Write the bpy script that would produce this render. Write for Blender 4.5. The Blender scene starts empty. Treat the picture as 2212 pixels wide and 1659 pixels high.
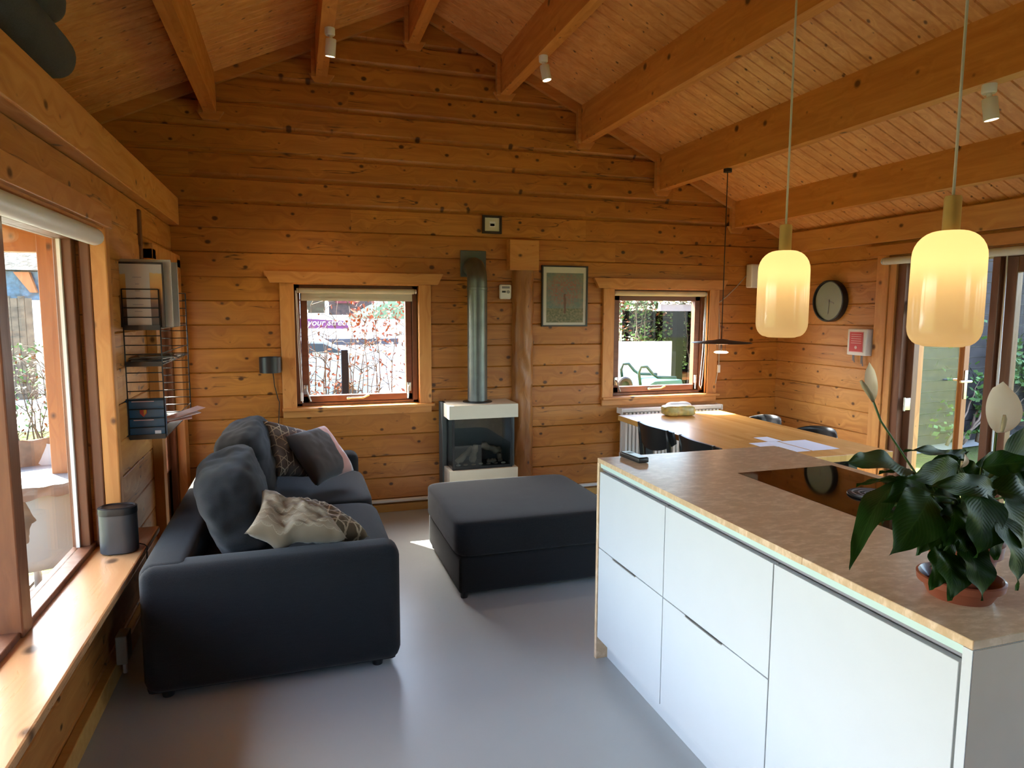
import bpy, bmesh, math, random
from mathutils import Vector, Matrix, noise
random.seed(7)
R = math.radians
sc = bpy.context.scene
C = sc.collection

# ------------------------------------------------------------ camera
FPX = 1461.8
YAW, PIT, ROL = R(17.751), R(-6.2004), R(0.195)
fw = Vector((math.sin(YAW)*math.cos(PIT), math.cos(YAW)*math.cos(PIT), math.sin(PIT)))
rt0 = Vector((math.cos(YAW), -math.sin(YAW), 0)); up0 = rt0.cross(fw)
rt = math.cos(ROL)*rt0 + math.sin(ROL)*up0
up = -math.sin(ROL)*rt0 + math.cos(ROL)*up0
EYE = Vector((0, 0, 1.58))
cd = bpy.data.cameras.new('camera'); cam = bpy.data.objects.new('camera', cd); C.objects.link(cam)
cd.sensor_fit = 'HORIZONTAL'; cd.sensor_width = 36; cd.lens = FPX/2212*36; cd.clip_start = 0.05; cd.clip_end = 300
m = Matrix((rt, up, -fw)).transposed().to_4x4(); m.translation = EYE
cam.matrix_world = m
sc.camera = cam

def at(px, py, Y):
    """survey point: the photo sighting px,py taken out to the depth plane y=Y"""
    d = fw + (px-1106)/FPX*rt - (py-829.5)/FPX*up
    return EYE + d*(Y/d.y)
def atz(px, py, z):
    d = fw + (px-1106)/FPX*rt - (py-829.5)/FPX*up
    return EYE + d*((z-1.58)/d.z)
def atx(px, py, x):
    d = fw + (px-1106)/FPX*rt - (py-829.5)/FPX*up
    return EYE + d*(x/d.x)

# ------------------------------------------------------------ world, sun, exposure
sc.view_settings.view_transform = 'Standard'; sc.view_settings.look = 'None'
sc.view_settings.gamma = 1; sc.view_settings.use_curve_mapping = False
sc.view_settings.exposure = 3.45
w = bpy.data.worlds.new('world'); sc.world = w; w.use_nodes = True
nt = w.node_tree; nt.nodes.clear()
wo = nt.nodes.new('ShaderNodeOutputWorld'); bg = nt.nodes.new('ShaderNodeBackground'); sky = nt.nodes.new('ShaderNodeTexSky')
sky.sky_type = 'NISHITA'; sky.sun_disc = False; sky.sun_elevation = R(44.6); sky.sun_rotation = R(-35)
sky.air_density = 1.0; sky.dust_density = 2.5; sky.ozone_density = 1.0
bg.inputs['Strength'].default_value = 0.25
nt.links.new(sky.outputs[0], bg.inputs[0]); nt.links.new(bg.outputs[0], wo.inputs[0])
SUN_DIR = Vector((0.58, -0.83, -1.0)).normalized()
sd = bpy.data.lights.new('sun', 'SUN'); so = bpy.data.objects.new('sun', sd); C.objects.link(so)
sd.energy = 8.0; sd.angle = R(0.6); sd.color = (1.0, 0.93, 0.82)
so.rotation_euler = SUN_DIR.to_track_quat('-Z', 'Y').to_euler(); so.location = (-4, 12, 10)
def portal(name, loc, direction, sx, sy):
    l = bpy.data.lights.new(name, 'AREA'); l.shape = 'RECTANGLE'; l.size = sx; l.size_y = sy
    l.cycles.is_portal = True
    o = bpy.data.objects.new(name, l); C.objects.link(o); o.location = loc
    o.rotation_euler = Vector(direction).to_track_quat('-Z', 'Y').to_euler()
portal('portal_left_window', (-1.05, 2.15, 1.2), (1, 0, 0), 2.8, 1.6)
portal('portal_corner_door', (-0.99, 4.72, 1.05), (1, 0, 0), .8, 1.8)
portal('portal_back_window_1', (.46, 5.45, 1.3), (0, -1, 0), .95, 1.0)
portal('portal_back_window_2', (3.05, 5.45, 1.3), (0, -1, 0), 1.0, 1.0)
portal('portal_garden_doors', (4.5, 1.2, 1.0), (-1, 0, 0), 5.7, 2.1)
portal('portal_fill_window', (2.65, -2.8, 1.5), (0, 1, 0), 1.35, 1.15)  # guides sky light through the opening added behind the camera
sc.cycles.max_bounces = 10; sc.cycles.diffuse_bounces = 6; sc.cycles.glossy_bounces = 4
sc.cycles.transmission_bounces = 6; sc.cycles.transparent_max_bounces = 12
sc.cycles.sample_clamp_indirect = 6; sc.cycles.caustics_reflective = False; sc.cycles.caustics_refractive = False
sc.cycles.use_denoising = True

# ------------------------------------------------------------ node helpers
class N:
    def __init__(s, name):
        s.m = bpy.data.materials.new(name); s.m.use_nodes = True; s.t = s.m.node_tree; s.t.nodes.clear()
        s.out = s.t.nodes.new('ShaderNodeOutputMaterial')
        s.b = s.t.nodes.new('ShaderNodeBsdfPrincipled'); s.link(s.b.outputs[0], s.out.inputs[0])
    def link(s, a, b): s.t.links.new(a, b)
    def put(s, sock, v):
        if isinstance(v, (int, float)):
            sock.default_value = v
        elif isinstance(v, (tuple, list)):
            sock.default_value = (*v, 1) if len(sock.default_value) == 4 and len(v) == 3 else v
        else: s.link(v, sock)
    def ma(s, op, a, b=0.0, c=None):
        n = s.t.nodes.new('ShaderNodeMath'); n.operation = op
        s.put(n.inputs[0], a); s.put(n.inputs[1], b)
        if c is not None: s.put(n.inputs[2], c)
        return n.outputs[0]
    def co(s, kind='Object'):
        return s.t.nodes.new('ShaderNodeTexCoord').outputs[kind]
    def sep(s, v):
        n = s.t.nodes.new('ShaderNodeSeparateXYZ'); s.link(v, n.inputs[0]); return n.outputs
    def comb(s, x, y, z):
        n = s.t.nodes.new('ShaderNodeCombineXYZ'); s.put(n.inputs[0], x); s.put(n.inputs[1], y); s.put(n.inputs[2], z); return n.outputs[0]
    def scale(s, v, sx, sy, sz):
        n = s.t.nodes.new('ShaderNodeVectorMath'); n.operation = 'MULTIPLY'; s.link(v, n.inputs[0]); n.inputs[1].default_value = (sx, sy, sz); return n.outputs[0]
    def addv(s, a, b):
        n = s.t.nodes.new('ShaderNodeVectorMath'); n.operation = 'ADD'; s.link(a, n.inputs[0]); s.link(b, n.inputs[1]); return n.outputs[0]
    def noise(s, v, sc_=5, det=3, rough=.5, dist=0):
        n = s.t.nodes.new('ShaderNodeTexNoise'); s.link(v, n.inputs['Vector']); n.inputs['Scale'].default_value = sc_
        n.inputs['Detail'].default_value = det; n.inputs['Roughness'].default_value = rough; n.inputs['Distortion'].default_value = dist
        return n.outputs[0]
    def white(s, v):
        n = s.t.nodes.new('ShaderNodeTexWhiteNoise'); n.noise_dimensions = '1D'; s.link(v, n.inputs['W']); return n.outputs['Value']
    def vor(s, v, sc_=1, feat='F1', rnd=1, dim='3D'):
        n = s.t.nodes.new('ShaderNodeTexVoronoi'); n.feature = feat; s.link(v, n.inputs['Vector']); n.inputs['Scale'].default_value = sc_; n.inputs['Randomness'].default_value = rnd; n.voronoi_dimensions = dim; return n.outputs
    def ramp(s, f, stops):
        n = s.t.nodes.new('ShaderNodeValToRGB'); s.link(f, n.inputs[0]); e = n.color_ramp.elements
        while len(e) > 1: e.remove(e[-1])
        e[0].position = stops[0][0]; e[0].color = (*stops[0][1], 1)
        for p, c in stops[1:]:
            q = e.new(p); q.color = (*c, 1)
        return n.outputs[0]
    def mr(s, f, a, b, c=0, d=1):
        n = s.t.nodes.new('ShaderNodeMapRange'); s.link(f, n.inputs[0]); n.inputs[1].default_value = a; n.inputs[2].default_value = b
        n.inputs[3].default_value = c; n.inputs[4].default_value = d; return n.outputs[0]
    def mix(s, f, a, b, mode='MIX'):
        n = s.t.nodes.new('ShaderNodeMix'); n.data_type = 'RGBA'; n.blend_type = mode
        s.put(n.inputs[0], f); s.put(n.inputs[6], a); s.put(n.inputs[7], b); return n.outputs[2]
    def bump(s, h, st=.3, d=.01):
        n = s.t.nodes.new('ShaderNodeBump'); n.inputs['Strength'].default_value = st; n.inputs['Distance'].default_value = d
        s.link(h, n.inputs['Height']); s.link(n.outputs[0], s.b.inputs['Normal'])
    def set(s, **k):
        for a, v in k.items():
            s.put(s.b.inputs[{'col': 'Base Color', 'rough': 'Roughness', 'metal': 'Metallic', 'coat': 'Coat Weight', 'spec': 'Specular IOR Level', 'sheen': 'Sheen Weight', 'em': 'Emission Color', 'ems': 'Emission Strength', 'trans': 'Transmission Weight', 'ior': 'IOR'}[a]], v)
        return s

def plain(name, col, rough=.5, metal=0, var=.06, **k):
    n = N(name); v = n.noise(n.co(), 9, 3)
    c2 = tuple(max(0, x*(1-var*2)) for x in col)
    n.set(col=n.mix(n.mr(v, .3, .7), c2, col), rough=rough, metal=metal, **k)
    return n.m
def lamp(name, col, strength):
    n = N(name); n.set(col=(0, 0, 0), rough=1, em=col, ems=strength); return n.m

AX = {'x': 0, 'y': 1, 'z': 2}
def wood(name, grain, across, pitch, off, light, dark, knot=1.0, rough=.42, cell=.14, crack=0.0, bump=.25, joint=0.0, gl=1.0):
    """knotty softwood, grain along one axis, tone changing from board to board across another"""
    n = N(name); co = n.co(); s = n.sep(co)
    g, a = s[AX[grain]], s[AX[across]]; o = s[[i for i in range(3) if i not in (AX[grain], AX[across])][0]]
    idx = n.ma('FLOOR', n.ma('DIVIDE', n.ma('SUBTRACT', a, off), pitch)) if pitch else n.ma('MULTIPLY', a, 0)
    r1 = n.white(idx)
    if joint:
        jx = n.ma('FLOOR', n.ma('ADD', n.ma('DIVIDE', g, joint), n.ma('MULTIPLY', r1, 7)))
        r1 = n.white(n.ma('ADD', n.ma('MULTIPLY', idx, 13.7), jx))
    sh = n.ma('MULTIPLY', r1, 37.0)
    # knots: stretched cells along the grain
    kv = n.comb(n.ma('ADD', n.ma('MULTIPLY', g, 1/cell*.75), sh), n.ma('ADD', n.ma('MULTIPLY', a, 1/cell), n.ma('MULTIPLY', o, .8/cell)), 0.0)
    vo = n.vor(kv, 1, dim='2D'); kd = vo['Distance']; kr = n.sep(vo['Color'])[0]
    size = n.mr(kr, .25, 1, 0, .105)
    kn = n.ma('MULTIPLY', 0.0, 0.0) if not knot else n.ma('MULTIPLY', n.mr(n.ma('SUBTRACT', kd, n.ma('MULTIPLY', size, knot)), -.03, .03, 1, 0), 1.0)
    halo = n.mr(kd, .03, .42, 1, 0)
    # growth lines that bend round the knots
    gv = n.comb(n.ma('ADD', n.ma('MULTIPLY', g, 1.1), sh), n.ma('ADD', n.ma('MULTIPLY', a, 16), n.ma('MULTIPLY', halo, .9)), n.ma('MULTIPLY', o, 16))
    f1 = n.noise(gv, 1.6, 4, .55, .4)
    fine = n.noise(n.comb(n.ma('ADD', n.ma('MULTIPLY', g, 5), sh), n.ma('MULTIPLY', a, 160), n.ma('MULTIPLY', o, 160)), 1, 2)
    big = n.noise(n.comb(n.ma('MULTIPLY', g, .8), n.ma('MULTIPLY', a, 3), n.ma('MULTIPLY', o, 3)), 1.3, 3)
    t = n.ma('ADD', n.ma('MULTIPLY', n.mr(f1, .3, .7), .55), n.ma('ADD', n.ma('MULTIPLY', r1, .30), n.ma('ADD', n.ma('MULTIPLY', fine, .16*gl), n.ma('MULTIPLY', n.ma('SUBTRACT', big, .5), .5))))
    mid = tuple((x+y)/2 for x, y in zip(light, dark))
    col = n.ramp(t, [(.12, light), (.5, mid), (.95, dark)])
    kc = tuple(x*.28 for x in dark)
    col = n.mix(kn, col, kc)
    if crack:
        cn = n.noise(n.comb(n.ma('ADD', n.ma('MULTIPLY', g, .55), sh), n.ma('MULTIPLY', a, 9), 0.0), 1.5, 3, .4)
        ck = n.mr(n.ma('ABSOLUTE', n.ma('SUBTRACT', cn, .57)), 0, .008, 1, 0)
        gate = n.mr(n.noise(n.comb(n.ma('MULTIPLY', g, .9), n.ma('MULTIPLY', a, 2), 0.0), 1.2, 1), .46, .52)
        col = n.mix(n.ma('MULTIPLY', n.ma('MULTIPLY', ck, gate), crack), col, tuple(x*.15 for x in dark))
    n.set(col=col, rough=n.mr(f1, .2, .8, rough-.06, rough+.1))
    n.bump(n.ma('ADD', f1, n.ma('MULTIPLY', kn, .6)), bump, .004)
    return n.m

LOG_L, LOG_D = (.56, .222, .036), (.32, .098, .011)
M_LOGX = wood('log_wall_wood', 'x', 'z', .1715, .0975, LOG_L, LOG_D, knot=1.0, crack=.9, joint=1.9)
M_LOGY = wood('log_wall_wood_side', 'y', 'z', .1715, .0975, (.62, .28, .068), (.38, .13, .022), knot=1.0, crack=.9, joint=1.6)
M_CEIL = wood('ceiling_boards', 'x', 'y', .092, 0, (.80, .40, .125), (.56, .215, .046), knot=.75, cell=.115, bump=.1, rough=.45)
M_PURL = wood('beam_wood', 'y', 'x', .8, 0, (.68, .28, .062), (.46, .15, .024), knot=.8, cell=.2, bump=.1)
M_TRIMX = wood('trim_wood', 'x', 'z', .5, .1, (.66, .30, .08), (.46, .16, .032), knot=.7, cell=.2, bump=.1)
M_TRIMZ = wood('casing_wood', 'z', 'x', .6, .1, (.68, .32, .09), (.48, .17, .036), knot=.7, cell=.2, bump=.1)
M_TRIMY = wood('trim_wood_side', 'y', 'z', .5, .1, (.68, .32, .09), (.48, .17, .036), knot=.7, cell=.2, bump=.1)
M_SILL = wood('window_board_wood', 'y', 'x', .6, .3, (.60, .335, .155), (.47, .225, .085), knot=.8, cell=.3, bump=.05, rough=.28)
M_SKIRT = wood('skirting_wood', 'x', 'z', .6, .3, (.62, .36, .10), (.50, .26, .06), knot=.5, cell=.3, bump=.05, joint=.5)
M_BROWN = wood('brown_window_wood', 'z', 'y', .9, .3, (.20, .075, .030), (.115, .036, .014), knot=0, cell=.4, bump=.1, rough=.4)
M_BROWNX = wood('brown_window_wood_rail', 'x', 'z', .9, .3, (.20, .070, .030), (.12, .034, .014), knot=0, cell=.4, bump=.1, rough=.4)
M_OAKY = wood('table_oak', 'y', 'x', .045, 0, (.64, .34, .10), (.52, .245, .066), knot=.0, cell=.3, bump=.015, rough=.27, joint=.45, gl=.25)
def mat_oak():
    n = N('solid_oak_planks'); co = n.co(); s = n.sep(co); i = n.ma('FLOOR', n.ma('DIVIDE', s[0], .048)); r1 = n.white(i)
    j = n.ma('FLOOR', n.ma('ADD', n.ma('DIVIDE', s[1], .55), n.ma('MULTIPLY', r1, 9))); r2 = n.white(n.ma('ADD', n.ma('MULTIPLY', i, 7.3), j))
    nz = n.noise(n.comb(n.ma('MULTIPLY', s[0], 26), n.ma('MULTIPLY', s[1], 2.2), 0.0), 1, 3)
    t = n.ma('ADD', n.ma('MULTIPLY', r2, .6), n.ma('MULTIPLY', nz, .4))
    n.set(col=n.ramp(t, [(.1, (.66, .36, .115)), (.5, (.60, .31, .088)), (.9, (.50, .24, .062))]), rough=.27); return n.m
M_OAK = mat_oak()
M_POST = wood('hewn_post_wood', 'z', 'x', 1.7, .3, (.42, .17, .04), (.22, .075, .016), knot=.6, cell=.2, bump=.7)
M_PORCH = wood('porch_wood', 'z', 'x', .4, 0, (.34, .12, .028), (.24, .07, .014), knot=.5, cell=.3)

def mat_floor():
    n = N('poured_floor_grey'); co = n.co(); v = n.noise(co, 1.4, 4); v2 = n.noise(co, 60, 2)
    n.set(col=n.mix(n.mr(v, .3, .7), (.365, .38, .375), (.405, .42, .415)), rough=n.mr(v2, .2, .8, .30, .38), spec=.5)
    n.bump(v2, .02, .002); return n.m
M_FLOOR = mat_floor()
def mat_fabric(name, a, b, sc_=420, sheen=.35):
    n = N(name); co = n.co(); v = n.noise(co, sc_, 2); v2 = n.noise(n.scale(co, 1, 1, 8), 26, 3); v3 = n.noise(co, 3, 2)
    t = n.ma('ADD', n.ma('MULTIPLY', n.mr(v, .3, .7), .5), n.ma('ADD', n.ma('MULTIPLY', v2, .3), n.ma('MULTIPLY', v3, .2)))
    n.set(col=n.mix(t, a, b), rough=.92, sheen=sheen, spec=.15)
    n.b.inputs['Sheen Roughness'].default_value = .5
    n.bump(v, .35, .002); return n.m
M_SOFA = mat_fabric('charcoal_sofa_fabric', (.0035, .0038, .0045), (.020, .0207, .0238), 420, .10)
M_ROLLF = mat_fabric('dark_grey_roll_fabric', (.045, .042, .038), (.085, .08, .072), 200, .1)
def mat_stone(name='composite_stone', k=1.0):
    n = N(name); co = n.co(); s = n.scale(co, 22, 50, 22)
    v = n.vor(n.addv(s, n.scale(n.comb(n.noise(s, 1.3, 3), 0, 0), 1.5, 0, 0)), 1.2)
    v2 = n.noise(n.scale(co, 1, 2.4, 1), 26, 5, .65); r = n.sep(v['Color'])[0]; v3 = n.noise(n.scale(co, 24, 42, 24), 1, 3, .6)
    t = n.ma('ADD', n.ma('MULTIPLY', r, .18), n.ma('ADD', n.mr(v2, .3, .7, 0, .42), n.mr(v3, .35, .65, 0, .40)))
    n.set(col=n.ramp(t, [(.15, (.56*k, .38*k, .215*k)), (.5, (.64*k, .445*k, .265*k)), (.78, (.78*k, .59*k, .40*k))]), rough=.29, spec=.5)
    return n.m
M_STONE = mat_stone()
M_WHITE = plain('white_matt_lacquer', (.60, .62, .63), .45, var=.01)
M_PANEL = plain('white_panel', (.62, .64, .65), .4, var=.01)
M_TAUPE = plain('taupe_end_panel', (.60, .49, .39), .5, var=.03)
M_GROOVE = plain('pale_mint_channel', (.55, .70, .64), .35, var=.01)
M_STRIP = plain('grey_channel_lip', (.26, .25, .27), .4, var=.03)
M_GLOSSBLACK = plain('black_glass', (.004, .004, .004), .04, var=0, spec=.9)
M_BLACK = plain('black_metal', (.010, .010, .011), .4)
M_BLACKWOOD = plain('black_stained_wood', (.006, .006, .007), .38)
M_SHELL = plain('black_chair_shell', (.012, .014, .017), .28)
M_STEEL = plain('grey_flue_steel', (.17, .185, .175), .38, .65, var=.15)
M_DARKSTEEL = plain('dark_firebox_steel', (.10, .11, .105), .6, .2)
M_CREAM = plain('cream_fireplace_paint', (.62, .56, .44), .5, var=.02)
M_BRASS = plain('brushed_brass', (.85, .68, .28), .32, .55, var=.1)
M_CHROME = plain('satin_handle_metal', (.70, .68, .62), .3, .9)
M_BLIND = plain('cream_blind_fabric', (.66, .60, .48), .8)
M_PLASTIC = plain('white_plastic', (.78, .76, .72), .4, var=.01)
M_TERRA = plain('terracotta', (.24, .062, .030), .38, var=.12, coat=.3)
M_PAPER = plain('white_paper', (.74, .74, .80), .7, var=.01)
M_SOIL = plain('potting_soil', (.03, .018, .01), .9, var=.3)
M_DARKFRAME = plain('dark_picture_frame', (.018, .010, .008), .35)
M_SPK = plain('grey_speaker_grille', (.075, .078, .085), .35, .5, var=.05)
M_CLOCKFACE = plain('grey_green_clock_face', (.32, .35, .30), .25, var=.02)
M_RED = plain('red_panel', (.60, .05, .06), .5, var=.03)
M_PINKP = plain('pale_pink_print', (.80, .50, .48), .5)
M_ASH = plain('ceramic_log', (.42, .31, .22), .9, var=.35)
M_CORDB = plain('dark_cord', (.02, .014, .012), .6)
M_CORDW = plain('pale_textile_cord', (.55, .50, .42), .7)
def mat_glass(name='window_glass', k=1.0, tint=(.96, .985, .97)):
    m_ = bpy.data.materials.new(name); m_.use_nodes = True; t = m_.node_tree; t.nodes.clear()
    o = t.nodes.new('ShaderNodeOutputMaterial'); mx = t.nodes.new('ShaderNodeMixShader'); tr = t.nodes.new('ShaderNodeBsdfTransparent'); gl = t.nodes.new('ShaderNodeBsdfGlossy')
    tr.inputs[0].default_value = (*tint, 1); gl.inputs['Roughness'].default_value = .02; gl.inputs[0].default_value = (1, 1, 1, 1)
    geo = t.nodes.new('ShaderNodeNewGeometry'); dt = t.nodes.new('ShaderNodeVectorMath'); dt.operation = 'DOT_PRODUCT'
    t.links.new(geo.outputs['Normal'], dt.inputs[0]); t.links.new(geo.outputs['Incoming'], dt.inputs[1])
    def mth(op, a, b_):
        q = t.nodes.new('ShaderNodeMath'); q.operation = op
        for i_, v_ in enumerate((a, b_)):
            if isinstance(v_, (int, float)): q.inputs[i_].default_value = v_
            else: t.links.new(v_, q.inputs[i_])
        return q.outputs[0]
    sch = mth('MULTIPLY', mth('ADD', .04, mth('MULTIPLY', .96, mth('POWER', mth('SUBTRACT', 1.0, mth('ABSOLUTE', dt.outputs['Value'], 0)), 5))), k)
    t.links.new(sch, mx.inputs[0]); t.links.new(tr.outputs[0], mx.inputs[1]); t.links.new(gl.outputs[0], mx.inputs[2]); t.links.new(mx.outputs[0], o.inputs[0])
    return m_
M_GLASS = mat_glass(k=.4); M_DGLASS = mat_glass('garden_door_glass', 1.0); M_FGLASS = mat_glass('smoked_fire_glass', 1.2, (.72, .76, .76))

# ------------------------------------------------------------ mesh helpers
class B:
    def __init__(s): s.bm = bmesh.new()
    def box(s, x0, x1, y0, y1, z0, z1, bev=0, seg=2, mat=None):
        vs = [s.bm.verts.new(p) for p in ((x0,y0,z0),(x1,y0,z0),(x1,y1,z0),(x0,y1,z0),(x0,y0,z1),(x1,y0,z1),(x1,y1,z1),(x0,y1,z1))]
        fs = [s.bm.faces.new([vs[i] for i in q]) for q in ((0,3,2,1),(4,5,6,7),(0,1,5,4),(1,2,6,5),(2,3,7,6),(3,0,4,7))]
        if mat is not None:
            for v in vs: v.co = mat @ v.co
        if bev:
            es = list({e for f in fs for e in f.edges})
            bmesh.ops.bevel(s.bm, geom=es, offset=bev, segments=seg, affect='EDGES', profile=.5)
        return s
    def prism(s, pts, vec):
        vec = Vector(vec); a = [s.bm.verts.new(Vector(p)) for p in pts]; b = [s.bm.verts.new(Vector(p)+vec) for p in pts]
        n = len(pts)
        s.bm.faces.new(a[::-1]); s.bm.faces.new(b)
        for i in range(n): s.bm.faces.new((a[i], a[(i+1) % n], b[(i+1) % n], b[i]))
        return s
    def quad(s, *p):
        s.bm.faces.new([s.bm.verts.new(Vector(q)) for q in p]); return s
    def tube(s, pts, r, seg=8, cap=True):
        pts = [Vector(p) for p in pts]; n = len(pts); rs = r if isinstance(r, (list, tuple)) else [r]*n
        rings = []; u = None
        for i, p in enumerate(pts):
            d = (pts[min(i+1, n-1)]-pts[max(i-1, 0)]).normalized()
            if u is None: u = d.orthogonal().normalized()
            u = (u-d*u.dot(d)).normalized(); v = d.cross(u)
            rings.append([s.bm.verts.new(p+rs[i]*(math.cos(2*math.pi*k/seg)*u+math.sin(2*math.pi*k/seg)*v)) for k in range(seg)])
        for a, b in zip(rings, rings[1:]):
            for k in range(seg): s.bm.faces.new((a[k], a[(k+1) % seg], b[(k+1) % seg], b[k]))
        if cap: s.bm.faces.new(rings[0][::-1]); s.bm.faces.new(rings[-1])
        return s
    def lathe(s, prof, c=(0,0,0), seg=32, mat=None):
        c = Vector(c); rings = []
        T = mat or Matrix.Identity(4)
        for r, z in prof:
            if r < 1e-5: rings.append([s.bm.verts.new(T @ Vector((0, 0, z))+c)])
            else: rings.append([s.bm.verts.new(T @ Vector((r*math.cos(2*math.pi*k/seg), r*math.sin(2*math.pi*k/seg), z))+c) for k in range(seg)])
        for a, b in zip(rings, rings[1:]):
            for k in range(seg):
                q = [a[k % len(a)], a[(k+1) % seg % len(a)], b[(k+1) % seg % len(b)], b[k % len(b)]]
                q2 = []
                for v in q:
                    if v not in q2: q2.append(v)
                if len(q2) > 2: s.bm.faces.new(q2)
        return s
    def grid(s, f, nu, nv, uv=False, closed=False):
        g = [[s.bm.verts.new(f(i/nu, j/nv)) for j in range(nv+1)] for i in range(nu+1)]
        lay = s.bm.loops.layers.uv.verify() if uv else None
        for i in range(nu):
            for j in range(nv):
                fc = s.bm.faces.new((g[i][j], g[i+1][j], g[i+1][j+1], g[i][j+1]))
                if uv:
                    for l, (a, b) in zip(fc.loops, ((i,j),(i+1,j),(i+1,j+1),(i,j+1))): l[lay].uv = (a/nu, b/nv)
        return s
    def puff(s, c, size, rot=None, n=5.0, res=12, wr=0.0, sd_=0, sq=0.0):
        """rounded upholstery block: cube skin pushed to a superellipsoid, with a little wrinkling"""
        c = Vector(c); hx, hy, hz = (q/2 for q in size); rot = rot or Matrix.Identity(3)
        cache = {}
        def vert(p):
            k = tuple(round(q, 5) for q in p)
            if k in cache: return cache[k]
            L = (abs(p[0])**n+abs(p[1])**n+abs(p[2])**n)**(1/n)
            q = Vector((p[0]/L*hx, p[1]/L*hy, p[2]/L*hz))
            if sq: q.x *= 1+sq*(1-(q.z/hz)) ; 
            if wr:
                q += q.normalized()*wr*(noise.noise(Vector((q.x*9+sd_, q.y*5, q.z*14)))+.5*noise.noise(Vector((q.x*20, q.y*13+sd_, q.z*30))))
            cache[k] = s.bm.verts.new(c+rot @ q); return cache[k]
        L_ = [-1+2*i/res for i in range(res+1)]
        for ax in range(3):
            for sg in (-1, 1):
                for i in range(res):
                    for j in range(res):
                        q = []
                        for a, b in ((i,j),(i+1,j),(i+1,j+1),(i,j+1)):
                            p = [0, 0, 0]; p[ax] = sg; p[(ax+1) % 3] = math.tan(L_[a]*.72)/math.tan(.72); p[(ax+2) % 3] = math.tan(L_[b]*.72)/math.tan(.72); q.append(vert(p))
                        if sg < 0: q = q[::-1]
                        s.bm.faces.new(q)
        return s
    def build(s, name, mat, parent=None, smooth=False, flip=True, auto=None):
        if flip: bmesh.ops.recalc_face_normals(s.bm, faces=s.bm.faces)
        me = bpy.data.meshes.new(name)
        if parent is not None:
            L = ABS[parent.name]
            bmesh.ops.translate(s.bm, verts=s.bm.verts, vec=-L)
        s.bm.to_mesh(me); s.bm.free()
        if mat: me.materials.append(mat)
        o = bpy.data.objects.new(name, me); C.objects.link(o)
        if parent is not None: o.parent = parent; ABS[o.name] = L
        else: ABS[o.name] = Vector((0, 0, 0))
        if smooth or auto:
            for p in me.polygons: p.use_smooth = True
            if auto: me.set_sharp_from_angle(angle=R(auto))
        return o
ABS = {}
def thing(name, label, cat, loc=(0,0,0), group=None):
    o = bpy.data.objects.new(name, None); C.objects.link(o); o.location = loc; o.empty_display_size = .05
    ABS[o.name] = Vector(loc); o['label'] = label; o['category'] = cat
    if group: o['group'] = group
    return o
def tag(o, label, cat, group=None, kind=None):
    o['label'] = label; o['category'] = cat
    if group: o['group'] = group
    if kind: o['kind'] = kind
    return o
def st(o):
    o['kind'] = 'structure'; return o
def dup(root, loc, rotz=0, label=None, group=None):
    r = root.copy(); C.objects.link(r); r.location = loc; r.rotation_euler = (0, 0, rotz)
    if label: r['label'] = label
    if group: r['group'] = group
    for ch in list(root.children):
        c = ch.copy(); C.objects.link(c); c.parent = r
        for g in ch.children:
            d = g.copy(); C.objects.link(d); d.parent = c
    return r
def rot(ax, deg): return Matrix.Rotation(R(deg), 4, ax)

# ================================================================ THE ROOM
XL, XR, YB, YR = -0.78, 4.28, 5.26, -2.6
RX, RZ, RS = 0.92, 3.83, 0.458                    # ridge x, ridge height of the boarding, slope
def roofz(x): return RZ-RS*abs(x-RX)
SEAMS = [.0975-.1715+.1715*k for k in range(0, 24)]
def log_wall(name, axis, plane, sgn, a0, a1, z1, holes, mat, thick=.14, prot=None):
    """courses of chamfered logs along one axis, cut round openings; sgn = direction the room lies in"""
    b = B(); bp = sorted({a0, a1, *[h[i] for h in holes for i in (0, 1) if a0 < h[i] < a1]})
    def P(a, d, z): return (a, plane+sgn*d, z) if axis == 'x' else (plane+sgn*d, a, z)
    for A, Bq in zip(bp, bp[1:]):
        mid = (A+Bq)/2; cuts = sorted([(h[2], h[3]) for h in holes if h[0] < mid < h[1]])
        solid = []; z = 0
        for c0, c1 in cuts: solid.append((z, c0)); z = c1
        solid.append((z, z1))
        for s0, s1 in solid:
            if s1-s0 < .01: continue
            for k, (q0, q1) in enumerate(zip(SEAMS, SEAMS[1:])):
                lo, hi = max(q0, s0), min(q1, s1)
                if hi-lo < .004: continue
                h_ = q1-q0
                big_ = k > 13
                lb, dp = (.034, .032) if big_ else (.007, .006)
                prof = [(q0, -dp-.002), (q0+.003, -dp), (q0+lb, 0), (q0+h_*.5, .0015), (q1-(.008 if big_ else .005), 0), (q1-.001, -dp*.7), (q1, -dp-.002)]
                pts = [(z_, d_) for z_, d_ in prof if lo <= z_ <= hi]
                def itp(z_):
                    for (za, da), (zb, db) in zip(prof, prof[1:]):
                        if za <= z_ <= zb: return da+(db-da)*(z_-za)/(zb-za+1e-9)
                if not pts or pts[0][0] > lo: pts.insert(0, (lo, itp(lo)))
                if pts[-1][0] < hi: pts.append((hi, itp(hi)))
                nseg = max(1, int((Bq-A)/.45))
                ph = k*3.1
                for i in range(nseg):
                    u0, u1 = A+(Bq-A)*i/nseg, A+(Bq-A)*(i+1)/nseg
                    w0, w1 = .003*math.sin(u0*2.3+ph), .003*math.sin(u1*2.3+ph)
                    for (za, da), (zb, db) in zip(pts, pts[1:]):
                        b.quad(P(u0, da+w0, za), P(u1, da+w1, za), P(u1, db+w1, zb), P(u0, db+w0, zb))
            d0, d1 = -.021, -thick
            q = sorted((plane+sgn*d0, plane+sgn*d1))
            if axis == 'x': b.box(A, Bq, q[0], q[1], s0, s1)
            else: b.box(q[0], q[1], A, Bq, s0, s1)
    return b

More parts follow.
